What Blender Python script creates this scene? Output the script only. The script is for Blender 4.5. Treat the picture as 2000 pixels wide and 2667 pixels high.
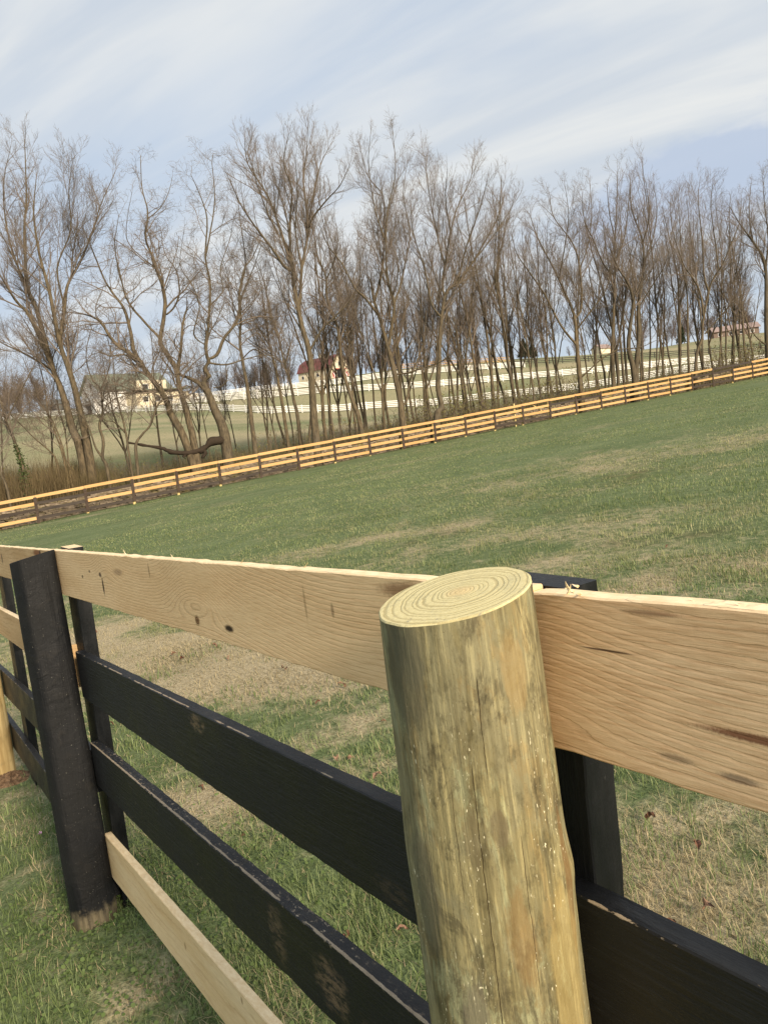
import bpy, math, random
import numpy as np
from mathutils import Matrix, Vector

for o in list(bpy.data.objects):
    bpy.data.objects.remove(o)
SC = bpy.context.scene
COL = SC.collection
R = math.radians
rnd = random.Random(7)
NR = np.random.default_rng(11)

# ------------------------------------------------------------------ camera
EYE = np.array([0.0, 0.0, 1.554])
PITCH, ROLL = 5.5, 6.5
_p, _r = R(PITCH), R(ROLL)
_f = np.array([0, math.cos(_p), -math.sin(_p)])
_u0 = np.array([0, math.sin(_p), math.cos(_p)])
_r0 = np.array([1.0, 0, 0])
_rt = _r0 * math.cos(_r) - _u0 * math.sin(_r)
_up = _u0 * math.cos(_r) + _r0 * math.sin(_r)
cam_d = bpy.data.cameras.new('camera')
cam = bpy.data.objects.new('camera', cam_d)
COL.objects.link(cam)
cam.matrix_world = Matrix(((_rt[0], _up[0], -_f[0], EYE[0]), (_rt[1], _up[1], -_f[1], EYE[1]),
                           (_rt[2], _up[2], -_f[2], EYE[2]), (0, 0, 0, 1)))
cam_d.sensor_width = 36.0
cam_d.lens = 27.0
cam_d.clip_start = 0.02
cam_d.clip_end = 4000
SC.camera = cam
SC.render.resolution_x, SC.render.resolution_y = 767, 1024

# ------------------------------------------------------------------ node helper
class NT:
    def __init__(s, tree):
        s.t = tree
        s.t.nodes.clear()
    def n(s, typ, props=None, **inp):
        nd = s.t.nodes.new(typ)
        for k, v in (props or {}).items():
            setattr(nd, k, v)
        for k, v in inp.items():
            key = int(k[1:]) if k[0] == 'i' and k[1:].isdigit() else k.replace('_', ' ')
            sock = nd.inputs[key]
            s.put(sock, v)
        return nd
    def put(s, sock, v):
        if hasattr(v, 'is_output'):
            s.t.links.new(v, sock)
        elif hasattr(v, 'outputs'):
            s.t.links.new(v.outputs[0], sock)
        else:
            if sock.type == 'RGBA' and len(v) == 3:
                v = (*v, 1)
            sock.default_value = v
    def m(s, op, a, b=0.0, c=0.0, clamp=False):
        nd = s.t.nodes.new('ShaderNodeMath'); nd.operation = op; nd.use_clamp = clamp
        s.put(nd.inputs[0], a); s.put(nd.inputs[1], b); s.put(nd.inputs[2], c)
        return nd.outputs[0]
    def vm(s, op, a, b=(0, 0, 0)):
        nd = s.t.nodes.new('ShaderNodeVectorMath'); nd.operation = op
        s.put(nd.inputs[0], a); s.put(nd.inputs[1], b)
        return nd.outputs[0]
    def mix(s, f, a, b, blend='MIX'):
        nd = s.t.nodes.new('ShaderNodeMix'); nd.data_type = 'RGBA'; nd.blend_type = blend
        s.put(nd.inputs[0], f); s.put(nd.inputs[6], a); s.put(nd.inputs[7], b)
        return nd.outputs[2]
    def noise(s, vec, scale, detail=3.0, rough=0.55, dist=0.0):
        nd = s.n('ShaderNodeTexNoise', None, Vector=vec, Scale=scale, Detail=detail, Roughness=rough, Distortion=dist)
        return nd.outputs[0]
    def ramp(s, f, lo, hi, a=0.0, b=1.0):
        nd = s.n('ShaderNodeMapRange', {'interpolation_type': 'SMOOTHSTEP'}, i0=f, i1=lo, i2=hi, i3=a, i4=b)
        return nd.outputs[0]
    def sep(s, v):
        nd = s.n('ShaderNodeSeparateXYZ', None, i0=v)
        return nd.outputs
    def comb(s, x, y, z):
        return s.n('ShaderNodeCombineXYZ', None, i0=x, i1=y, i2=z).outputs[0]
    def mapping(s, v, scale=(1, 1, 1), loc=(0, 0, 0), rot=(0, 0, 0)):
        return s.n('ShaderNodeMapping', None, i0=v, Location=loc, Rotation=rot, Scale=scale).outputs[0]

def material(name):
    mt = bpy.data.materials.new(name)
    mt.use_nodes = True
    return mt, NT(mt.node_tree)

def surface(nt, color, rough=0.8, bump=None, bstr=0.3, bdist=0.01, spec=0.3):
    b = nt.n('ShaderNodeBsdfPrincipled', None, Base_Color=color, Roughness=rough)
    b.inputs['Specular IOR Level'].default_value = spec
    if bump is not None:
        bp = nt.n('ShaderNodeBump', None, Strength=bstr, Distance=bdist, Height=bump)
        nt.t.links.new(bp.outputs[0], b.inputs['Normal'])
    o = nt.n('ShaderNodeOutputMaterial')
    nt.t.links.new(b.outputs[0], o.inputs[0])
    return b

# ------------------------------------------------------------------ world and sun
SUN_DIR = np.array([0.50, -0.83, 0.0])
SUN_EL = 26.0
SUN_DIR = SUN_DIR / np.linalg.norm(SUN_DIR) * math.cos(R(SUN_EL))
SUN_DIR[2] = math.sin(R(SUN_EL))
W = bpy.data.worlds.new('World'); SC.world = W; W.use_nodes = True
nt = NT(W.node_tree)
sky = nt.n('ShaderNodeTexSky', {'sky_type': 'NISHITA', 'sun_disc': False, 'sun_elevation': R(SUN_EL),
                                'sun_rotation': math.atan2(SUN_DIR[0], SUN_DIR[1]), 'altitude': 250.0,
                                'air_density': 1.0, 'dust_density': 1.0, 'ozone_density': 1.5})
tc = nt.n('ShaderNodeTexCoord').outputs['Generated']
dx, dy, dz = nt.sep(tc)
den = nt.m('ADD', nt.m('MAXIMUM', dz, 0.0), 0.16)
plane = nt.comb(nt.m('DIVIDE', dx, den), nt.m('DIVIDE', dy, den), 0.0)
rotp = nt.n('ShaderNodeVectorRotate', {'rotation_type': 'Z_AXIS'}, Vector=plane, Angle=R(34)).outputs[0]
str1 = nt.noise(nt.mapping(rotp, (0.20, 0.8, 1), (6.6, 6.1, 0)), 1.2, 5.0, 0.52, 0.5)
str2 = nt.noise(nt.mapping(rotp, (0.35, 1.3, 1), (7.7, 2.2, 0)), 2.2, 5.0, 0.55, 0.4)
big = nt.noise(nt.mapping(plane, (1, 1, 1), (5.3, 5.5, 0)), 0.55, 2.0, 0.5)
cl = nt.m('ADD', nt.m('MULTIPLY', str1, 0.60), nt.m('ADD', nt.m('MULTIPLY', str2, 0.22), nt.m('MULTIPLY', big, 0.28)))
veil = nt.ramp(cl, 0.22, 0.66)
low = nt.ramp(dz, 0.02, 0.30)                       # thinner cloud close to the horizon, bluer gaps
veil = nt.m('MULTIPLY', veil, nt.m('ADD', 0.55, nt.m('MULTIPLY', low, 0.45)))
blue = nt.mix(0.75, sky.outputs[0], nt.mix(nt.ramp(dz, .0, .42), (4.8, 5.95, 7.6), (5.6, 6.8, 8.5)))
cloudcol = nt.mix(nt.ramp(str2, 0.35, 0.65), (6.1, 6.65, 7.3), (7.9, 8.05, 8.0))
lp = nt.mix(veil, blue, cloudcol)
# a low blue grey cloud bank, and broken scraps of the same layer elsewhere
bd = ray0 = (1880 - 1000) / 2000 * _rt - (455 - 1333.5) / 2000 * _up + _f
bd = bd / np.linalg.norm(bd)
off = nt.vm('SUBTRACT', tc, tuple(bd))
ox, oy, oz = nt.sep(off)
oz2 = nt.m('SUBTRACT', oz, nt.m('MULTIPLY', ox, .10))
dd = nt.m('SQRT', nt.m('ADD', nt.m('POWER', nt.m('DIVIDE', ox, .20), 2.0), nt.m('ADD', nt.m('POWER', nt.m('DIVIDE', oz2, .055), 2.0), nt.m('POWER', nt.m('DIVIDE', oy, .30), 2.0))))
bank = nt.ramp(nt.m('ADD', dd, nt.m('MULTIPLY', nt.m('SUBTRACT', nt.noise(nt.mapping(tc, (1, 1, 2.2)), 9.0, 5, .6), .5), 1.3)), 1.15, .65)
scrap = nt.ramp(nt.noise(nt.mapping(plane, (.7, .7, 1), (6.3, 2.9, 0)), 1.1, 5, .55), .60, .72, 0, .55)
lp = nt.mix(nt.m('MULTIPLY', nt.m('MAXIMUM', bank, scrap), .88), lp, (4.9, 5.75, 7.2))
bg = nt.n('ShaderNodeBackground', None, Color=lp, Strength=0.073)
wo = nt.n('ShaderNodeOutputWorld'); nt.t.links.new(bg.outputs[0], wo.inputs[0])

sun_d = bpy.data.lights.new('sun', 'SUN')
sun = bpy.data.objects.new('sun', sun_d); COL.objects.link(sun)
sun_d.energy = 5.0; sun_d.angle = R(9.0); sun_d.color = (1.0, 0.84, 0.64)
sun.rotation_euler = Vector(SUN_DIR).to_track_quat('Z', 'Y').to_euler()

SC.view_settings.view_transform = 'Standard'
SC.view_settings.look = 'None'
SC.view_settings.exposure = 0.52
SC.view_settings.gamma = 1.0
SC.view_settings.use_curve_mapping = False

# ------------------------------------------------------------------ measuring helpers
def ray(px, py):
    return (px - 1000) / 2000 * _rt - (py - 1333.5) / 2000 * _up + _f
def at(px, py, Y):
    d = ray(px, py)
    return EYE + d * (Y / d[1])
FA, FB = 0.0704, 0.0105                              # the field is one tilted plane
def ground_hit(px, py):
    d = ray(px, py)
    t = -EYE[2] / (d[2] - FA * d[0] - FB * d[1])
    return EYE + d * t
FF0 = np.array([-17.80, 39.75]); FTH = 0.4719        # far fence line
FFD = np.array([math.cos(FTH), math.sin(FTH)])
FFN = np.array([-FFD[1], FFD[0]])                    # away from the camera
def behind(x, y):
    return (x - FF0[0]) * FFN[0] + (y - FF0[1]) * FFN[1]
def fence_Y(px, py=1150):
    d = ray(px, py)
    t = (FF0 @ FFN) / (d[0] * FFN[0] + d[1] * FFN[1])
    return d[1] * t

# value noise shared by the ground and the grass
_H = np.random.default_rng(5).random((256, 256))
def vnoise(x, y):
    xi = np.floor(x).astype(int); yi = np.floor(y).astype(int)
    fx = x - xi; fy = y - yi
    fx = fx * fx * (3 - 2 * fx); fy = fy * fy * (3 - 2 * fy)
    a = _H[xi % 256, yi % 256]; b = _H[(xi + 1) % 256, yi % 256]
    c = _H[xi % 256, (yi + 1) % 256]; d = _H[(xi + 1) % 256, (yi + 1) % 256]
    return (a * (1 - fx) + b * fx) * (1 - fy) + (c * (1 - fx) + d * fx) * fy
def fbm(x, y, o=4):
    s = 0; a = 0.5; t = 0
    for k in range(o):
        s = s + a * vnoise(x + 17.3 * k, y + 9.1 * k); t += a; a *= 0.5; x = x * 2.03; y = y * 2.03
    return s / t

# ------------------------------------------------------------------ terrain
W1P = [(-120, 1102, 200), (0, 1095, 190), (200, 1083, 175), (400, 1073, 160), (700, 1079, 144), (880, 1074, 141), (1137, 1058, 140),
       (1260, 1043, 140), (1411, 1028, 140), (1546, 1012, 140), (1660, 993, 139), (1755, 976, 138), (1840, 964, 137), (2100, 930, 136)]
W2P = [(440, 1056, 172), (700, 1036, 165), (851, 1024, 162), (962, 1018, 160), (1215, 1001, 160), (1351, 989, 160),
       (1486, 978, 160), (1586, 969, 160), (1777, 950, 160), (1850, 942, 160)]
W3P = [(470, 1046, 182), (600, 1030, 182), (697, 1018, 182), (781, 1012, 182), (896, 1000, 182), (1001, 985, 182), (1122, 973, 183),
       (1230, 966, 184), (1366, 957, 186)]
OFP = [(1020, 964, 205), (1152, 953, 205), (1330, 943, 206)]
BFP = [(1330, 951, 192), (1486, 945, 190), (1671, 934, 188), (1850, 922, 186), (2080, 900, 186)]
ctrl = []
for path in (W1P, W2P, W3P, OFP, BFP):
    for a in path:
        ctrl.append(at(*a))
for a in [(845, 990, 230), (300, 1062, 185), (140, 1072, 205), (1560, 922, 250), (1745, 904, 250), (1823, 888, 255), (1871, 878, 258),
          (1945, 871, 260), (2050, 862, 262), (1360, 934, 235), (650, 1020, 225), (1000, 972, 240), (1200, 945, 245), (-100, 1085, 240),
          (60, 1150, 92), (120, 1120, 130), (400, 1120, 100), (760, 1125, 92), (1000, 1100, 95), (1500, 1040, 105), (1900, 965, 105)]:
    ctrl.append(at(*a))
for k in range(-12, 40, 3):                          # ground just past the fence
    q = FF0 + FFD * k * 2.44 + FFN * 4
    ctrl.append(np.array([q[0], q[1], FA * q[0] + FB * q[1] + 0.05]))
for a in np.arange(-60, 61, 20):                     # far side of the crest
    for rr, z in ((420, 14), (900, 2)):
        ctrl.append(np.array([rr * math.sin(R(a)), rr * math.cos(R(a)), z + 0.05 * rr * math.sin(R(a)) * (rr < 500)]))
ctrl = np.array(ctrl)
def _phi(d):
    return d                                        # linear kernel, stays tame between points
_D = np.hypot(ctrl[:, None, 0] - ctrl[None, :, 0], ctrl[:, None, 1] - ctrl[None, :, 1])
_n = len(ctrl)
_A = np.zeros((_n + 3, _n + 3)); _A[:_n, :_n] = _phi(_D) + np.eye(_n) * -0.6
_A[:_n, _n] = 1; _A[:_n, _n + 1:] = ctrl[:, :2]; _A[_n, :_n] = 1; _A[_n + 1:, :_n] = ctrl[:, :2].T
_w = np.linalg.solve(_A, np.r_[ctrl[:, 2], 0, 0, 0])
def terrain(x, y):
    x = np.asarray(x, float); y = np.asarray(y, float)
    sh = np.broadcast(x, y).shape
    xf = np.broadcast_to(x, sh).ravel(); yf = np.broadcast_to(y, sh).ravel()
    pl = FA * xf + FB * yf
    s = (xf - FF0[0]) * FFN[0] + (yf - FF0[1]) * FFN[1]
    w = np.clip((s - 1) / 9, 0, 1); w = w * w * (3 - 2 * w)
    out = pl.copy()
    idx = np.where(w > 0)[0]
    for c in np.array_split(idx, max(1, len(idx) // 4000)):
        if len(c):
            d = np.hypot(xf[c, None] - ctrl[None, :, 0], yf[c, None] - ctrl[None, :, 1])
            rb = _phi(d) @ _w[:_n] + _w[_n] + xf[c] * _w[_n + 1] + yf[c] * _w[_n + 2]
            out[c] = pl[c] * (1 - w[c]) + rb * w[c]
    far = np.hypot(xf, yf)
    out = out + .085 * np.exp(-((xf + 1.16) ** 2 + (yf - 2.50) ** 2) / .55)   # the turf swells round the old post
    out = np.where((s < 1) & (far > 120), np.clip(out, -12, 12), out)
    return out.reshape(sh)
def gz(x, y):
    return float(terrain(np.array([x]), np.array([y]))[0])

# dead-straw fraction of the turf
_sp = []
for px, py, sx, sy, a in [(450, 1690, .75, .6, 1.1), (640, 1740, .6, .5, 1.1), (820, 1760, .5, .45, .8), (260, 1650, .8, .7, .8), (950, 1880, .25, .25, .5),
                          (620, 2080, .3, .3, .4), (1750, 2250, .35, .3, .5), (1600, 2150, .2, .2, .4), (1900, 2400, .3, .25, .4), (520, 2130, .3, .2, .35),
                          (1700, 1180, 5, 2, .12), (1250, 1240, 5, 1.5, .10), (1900, 1150, 4, 2, .14), (900, 1420, 2, .5, .10), (1450, 1370, 1.2, .5, .16),
                          (1830, 1480, 1.2, .6, .35), (1560, 1440, 1.2, .5, .35), (250, 1340, 3, 2, .2), (1130, 1190, 10, 2, .12),
                          (130, 2560, .2, .2, .3), (430, 2600, .16, .16, .5), (200, 2330, .15, .12, .3), (40, 1970, .3, .2, .4)]:
    h = ground_hit(px, py); _sp.append((h[0], h[1], sx, sy, a))
_soil = []
for px, py, sx, sy in [(1697, 1232, .9, .28), (1660, 1236, .5, .2), (1098, 1405, .45, .12), (1150, 1395, .3, .1), (1600, 1420, .2, .08), (1730, 1480, .18, .08), (1460, 1330, .3, .12), (1790, 1395, .4, .12), (480, 1735, .10, .05), (1700, 1610, .16, .07)]:
    h = ground_hit(px, py); _soil.append((h[0], h[1], sx, sy))
def soil(x, y):
    t = 0
    for cx, cy, sx, sy in _soil:
        t = t + np.exp(-((x - cx) / sx) ** 2 - ((y - cy) / (sy * 2.4)) ** 2)
    return np.clip(t * (-.1 + 1.3 * vnoise(x * 6, y * 6)), 0, 1)
def straw(x, y):
    n = 0.50 * fbm(x * 0.9 + 3, y * 0.9 + 8) + 0.28 * fbm(x * 0.35 + 7, y * 0.8 + 1, 3) + 0.22 * fbm(x * 0.10 + 40, y * 0.22 + 2, 3)
    s = np.clip((n - 0.40) * 2.8, 0, 1) * 0.44 + 0.06 + .20 * np.clip((fbm(x * 4.5 + 2, y * 4.5, 3) - .52) * 5, 0, 1)
    s = s * (1 - .42 * np.clip((np.hypot(x, y) - 7) / 8, 0, 1))
    for cx, cy, sx, sy, a in _sp:
        s = s + a * np.exp(-((x - cx) / sx) ** 2 - ((y - cy) / sy) ** 2) * (0.5 + 0.9 * vnoise(x * 3 + 5, y * 3))
    return np.clip(s, 0, 1)

def mesh_np(name, V, F, attrs=None, smooth=False):
    me = bpy.data.meshes.new(name)
    V = np.asarray(V, np.float32); F = np.asarray(F, np.int32)
    me.vertices.add(len(V)); me.vertices.foreach_set('co', V.ravel())
    k = F.shape[1]
    me.loops.add(F.size); me.loops.foreach_set('vertex_index', F.ravel())
    me.polygons.add(len(F)); me.polygons.foreach_set('loop_start', np.arange(0, F.size, k, dtype=np.int32))
    me.update(calc_edges=True)
    for nm, a in (attrs or {}).items():
        at_ = me.attributes.new(nm, 'FLOAT', 'POINT'); at_.data.foreach_set('value', np.asarray(a, np.float32))
    if smooth:
        me.polygons.foreach_set('use_smooth', np.ones(len(F), bool))
    me.validate()
    return me

def link(name, me, mat=None, parent=None, label=None, cat=None, group=None, kind=None):
    o = bpy.data.objects.new(name, me)
    COL.objects.link(o)
    if mat is not None and me is not None and not me.materials:
        for m_ in (mat if isinstance(mat, (list, tuple)) else [mat]):
            me.materials.append(m_)
    if parent is not None:
        o.parent = parent
    for k, v in (('label', label), ('category', cat), ('group', group), ('kind', kind)):
        if v:
            o[k] = v
    return o
def thing(name, loc, label, cat, group=None, rz=0.0):
    o = link(name, None, label=label, cat=cat, group=group)
    o.location = loc; o.rotation_euler = (0, 0, rz)
    o.empty_display_size = 0.2
    return o

def axis_pts(lim, first, ratio):
    a = [0.0]; s = first
    while a[-1] < lim:
        a.append(a[-1] + s); s *= ratio
    return np.array(a)
ax = axis_pts(1500, 0.14, 1.035)
gx = np.r_[-ax[:0:-1], ax]
gy = np.r_[-axis_pts(1500, 0.5, 1.25)[:0:-1] - 0.0, axis_pts(1500, 0.16, 1.022)]
GX, GY = np.meshgrid(gx, gy)
GZ = terrain(GX, GY)
s_ = behind(GX, GY)
dist = np.hypot(GX, GY)
GZ = GZ + (fbm(GX * 2.2, GY * 2.2, 3) - 0.5) * 0.05 * np.clip(1 - dist / 40, 0, 1) + (fbm(GX * .2, GY * .2, 3) - 0.5) * 0.10 * np.clip((dist - 6) / 20, 0, 1)
nx, ny = len(gx), len(gy)
ii = (np.arange(ny - 1)[:, None] * nx + np.arange(nx - 1)[None]).ravel()
GF = np.stack([ii, ii + 1, ii + 1 + nx, ii + nx], -1)
wood = np.clip((s_ - 0.6) / 2.5, 0, 1) * np.clip((34 - s_ + 26 * (fbm(GX * .1, GY * .1) - .5)) / 18, 0, 1)
ST = straw(GX, GY); ST = np.where(s_ > 3, 0.20 + 0.36 * fbm(GX * .06, GY * .1, 3), ST)
gme = mesh_np('ground', np.stack([GX, GY, GZ], -1).reshape(-1, 3), GF, {'straw': ST.ravel(), 'litter': np.maximum(wood, np.where(s_ < 0, soil(GX, GY), 0)).ravel()}, True)

GREEN_A, GREEN_B = (0.104, 0.144, 0.060), (0.184, 0.226, 0.114)
STRAW_A, STRAW_B = (0.42, 0.36, 0.235), (0.30, 0.245, 0.150)
mat_ground, nt = material('pasture turf')
pos = nt.n('ShaderNodeNewGeometry').outputs['Position']
st = nt.n('ShaderNodeAttribute', {'attribute_name': 'straw'}).outputs['Fac']
li = nt.n('ShaderNodeAttribute', {'attribute_name': 'litter'}).outputs['Fac']
n1 = nt.noise(pos, 9.0, 5, 0.65); n2 = nt.noise(pos, 60.0, 4, 0.7); n3 = nt.noise(pos, 0.6, 4, 0.6)
g = nt.mix(nt.ramp(nt.m('ADD', nt.m('MULTIPLY', n1, .6), nt.m('MULTIPLY', n3, .4)), .35, .65), GREEN_A, GREEN_B)
g = nt.mix(nt.ramp(n2, .3, .7), nt.mix(1.0, g, (.55, .55, .5), 'MULTIPLY'), g)
sw = nt.mix(nt.ramp(n2, .30, .65), (0.20, 0.16, 0.095), STRAW_A)
f = nt.ramp(nt.m('ADD', st, nt.m('MULTIPLY', nt.m('SUBTRACT', n1, .5), .9)), .18, .62)
c = nt.mix(f, g, sw)
lit = nt.mix(nt.ramp(n1, .35, .65), (0.060, 0.052, 0.024), (0.13, 0.105, 0.045))
lit = nt.mix(nt.ramp(n3, .5, .62), lit, (0.075, 0.10, 0.03))
c = nt.mix(nt.m('MULTIPLY', li, nt.ramp(n3, .25, .5, .55, 1.0)), c, lit)
surface(nt, c, 0.95, nt.m('ADD', n1, nt.m('MULTIPLY', n2, .6)), 0.6, 0.03, 0.1)
link('pasture_ground', gme, mat_ground, kind='structure')

# ------------------------------------------------------------------ grass
def blade_mat(name):
    mt, nt = material(name)
    st = nt.n('ShaderNodeAttribute', {'attribute_name': 'straw'}).outputs['Fac']
    rn = nt.n('ShaderNodeAttribute', {'attribute_name': 'rnd'}).outputs['Fac']
    hh = nt.n('ShaderNodeAttribute', {'attribute_name': 'h'}).outputs['Fac']
    g = nt.mix(rn, (0.084, 0.130, 0.034), (0.212, 0.262, 0.108))
    g = nt.mix(nt.m('MULTIPLY', hh, 0.35), g, (0.20, 0.225, 0.125))
    s = nt.mix(rn, STRAW_B, (0.50, 0.41, 0.25))
    c = nt.mix(st, g, s)
    d = nt.n('ShaderNodeBsdfPrincipled', None, Base_Color=c, Roughness=0.55)
    d.inputs['Specular IOR Level'].default_value = 0.25
    tr = nt.n('ShaderNodeBsdfTranslucent', None, Color=nt.mix(nt.m('SUBTRACT', 1.0, st, clamp=True), c, nt.mix(1.0, c, (1.05, 1.25, .75), 'MULTIPLY')))
    mx = nt.n('ShaderNodeMixShader', None, i0=0.28, i1=d.outputs[0], i2=tr.outputs[0])
    o = nt.n('ShaderNodeOutputMaterial'); nt.t.links.new(mx.outputs[0], o.inputs[0])
    return mt
mat_blade = blade_mat('grass blades')

def blades(x, y, L, wd, head, lean, curl, dead, rn, levels):
    """every blade: root, heading, lean from upright, curl along its length"""
    n = len(x); z = terrain(x, y) - 0.004
    hx, hy = np.cos(head), np.sin(head)
    sx, sy = -hy, hx
    V = []; Hh = []
    px = x.copy(); py = y.copy(); pz = z.copy()
    V.append(np.stack([px - sx * wd / 2, py - sy * wd / 2, pz], -1)); V.append(np.stack([px + sx * wd / 2, py + sy * wd / 2, pz], -1)); Hh += [0, 0]
    a = lean.copy()
    for k in range(levels):
        step = L / levels
        px = px + hx * np.sin(a) * step; py = py + hy * np.sin(a) * step; pz = pz + np.cos(a) * step
        a = a + curl / levels
        ww = wd * (1 - (k + 1) / levels) * 0.5 + (wd * 0.18 if k < levels - 1 else 0)
        if k < levels - 1:
            V.append(np.stack([px - sx * ww, py - sy * ww, pz], -1)); V.append(np.stack([px + sx * ww, py + sy * ww, pz], -1)); Hh += [(k + 1) / levels] * 2
        else:
            V.append(np.stack([px, py, np.maximum(pz, z + 0.004)], -1)); Hh += [1.0]
    m = len(V)
    VV = np.stack(V, 1).reshape(-1, 3)
    base = (np.arange(n) * m)[:, None]
    T = []
    for k in range(levels - 1):
        T += [(2 * k, 2 * k + 1, 2 * k + 3), (2 * k, 2 * k + 3, 2 * k + 2)]
    T.append((m - 3, m - 2, m - 1))
    FF = (base[:, :, None] + np.array(T)[None]).reshape(-1, 3)
    return VV, FF, {'straw': np.repeat(dead, m), 'rnd': np.repeat(rn, m), 'h': np.tile(np.array(Hh), n)}

def scatter(n, d0, d1, seed):
    g = np.random.default_rng(seed)
    d = np.exp(g.uniform(math.log(d0), math.log(d1), n)); az = g.uniform(R(-43), R(43), n)
    return d * np.sin(az), d * np.cos(az), d, g
def make_grass(name, n, d0, d1, seed, levels, parts_label):
    x, y, d, g = scatter(n, d0, d1, seed)
    k = behind(x, y) < 0.3
    x, y, d = x[k], y[k], d[k]; n = len(x)
    s = straw(x, y)
    tuft = fbm(x * 5.5, y * 5.5, 3)
    tall = np.clip((tuft - 0.42) * 3.2, 0, 1)
    dead = (g.random(n) < s * 1.0 + 0.04).astype(float) if levels > 1 else np.clip(s * 1.1 + g.normal(0, .13, n) + .45 * (g.random(n) < .12), 0, 1)
    keep = (g.random(n) < np.where(dead > .5, 1.0, 0.45 + 0.7 * tall)) & (g.random(n) > 1.25 * soil(x, y) - .1)
    x, y, d, s, tuft, tall, dead = [a[keep] for a in (x, y, d, s, tuft, tall, dead)]; n = len(x)
    wd = np.maximum(0.0026, 0.0009 * d) * g.uniform(0.6, 1.4, n) * np.where(dead > .5, 0.8, 1.0)
    L = np.where(dead > .5, g.uniform(0.03, 0.085, n), g.uniform(0.022, 0.055, n) + 0.055 * tall * g.random(n)) * np.clip(0.80 - 0.012 * (d - 6), 0.62, 0.80)
    head = g.uniform(0, 2 * math.pi, n)
    lean = np.where(dead > .5, g.uniform(0.5, 1.5, n), np.abs(g.normal(0.25, 0.30, n)))
    curl = np.where(dead > .5, g.normal(0.3, 0.9, n), g.uniform(0.1, 1.3, n))
    rn = np.clip(g.random(n) * (0.75 if levels > 1 else 0.35) + (0 if levels > 1 else .22) + (fbm(x * 1.3 + 9, y * 1.3) - 0.36) * 1.0 + (fbm(x * .25 + 3, y * .5) - .4) * .5, 0, 1)
    V, F, A = blades(x, y, L, wd, head, lean, curl, dead * g.uniform(.75, 1, n), rn, levels)
    return link(name, mesh_np(name, V, F, A, False), mat_blade, label=parts_label, cat='grass', kind='stuff')
make_grass('grass', 192000, 0.9, 7.0, 21, 3, 'short spring grass with dead straw blades around the near board fence')
make_grass('field_grass', 400000, 6.0, 85.0, 22, 1, 'green and straw coloured grass across the open paddock before the far fence')

# small round weed leaves close to the fence
g = np.random.default_rng(31)
cx, cy = [], []
for px, py, sp, k in [(250, 2460, .22, 800), (480, 2330, .25, 900), (330, 2600, .22, 700), (120, 2450, .2, 300), (560, 2560, .2, 500), (900, 2150, .2, 300), (760, 2300, .3, 700)]:
    h = ground_hit(px, py); cx.append(g.normal(h[0], sp, k)); cy.append(g.normal(h[1], sp, k))
cx = np.concatenate(cx); cy = np.concatenate(cy); n = len(cx)
cz = terrain(cx, cy) + g.uniform(0.008, 0.04, n)
rad = g.uniform(0.003, 0.0075, n); nrm = np.stack([g.normal(0, .45, n), g.normal(0, .45, n), np.ones(n)], -1); nrm /= np.linalg.norm(nrm, axis=1)[:, None]
t1 = np.cross(nrm, np.array([1.0, 0, 0])); t1 /= np.linalg.norm(t1, axis=1)[:, None]; t2 = np.cross(nrm, t1)
VV = np.stack([np.stack([cx, cy, cz], -1) + rad[:, None] * (math.cos(a) * t1 + math.sin(a) * t2) for a in np.linspace(0, 2 * math.pi, 7)[:-1]], 1).reshape(-1, 3)
FF = np.arange(n * 6).reshape(-1, 6)
link('clover', mesh_np('clover', VV, FF, {'straw': np.zeros(n * 6), 'rnd': np.repeat(g.random(n) * .35, 6), 'h': np.repeat(g.random(n) * .15, 6)}), mat_blade,
     label='low round leaved weeds growing among the grass by the black post', cat='weeds', kind='stuff')

# ------------------------------------------------------------------ wood materials
def spot_mask(nt, co, x0, z0, sx, sz, wob=0.35):
    """soft elliptical mark at a place on a board"""
    x, y, z = nt.sep(co)
    dx = nt.m('DIVIDE', nt.m('SUBTRACT', x, x0), sx); dz = nt.m('DIVIDE', nt.m('SUBTRACT', z, z0), sz)
    d = nt.m('SQRT', nt.m('ADD', nt.m('MULTIPLY', dx, dx), nt.m('MULTIPLY', dz, dz)))
    d = nt.m('ADD', d, nt.m('MULTIPLY', nt.m('SUBTRACT', nt.noise(co, 1.6 / min(sx, sz), 4, .65), .5), wob * 2))
    return nt.ramp(d, 1.15, 0.45)

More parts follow.
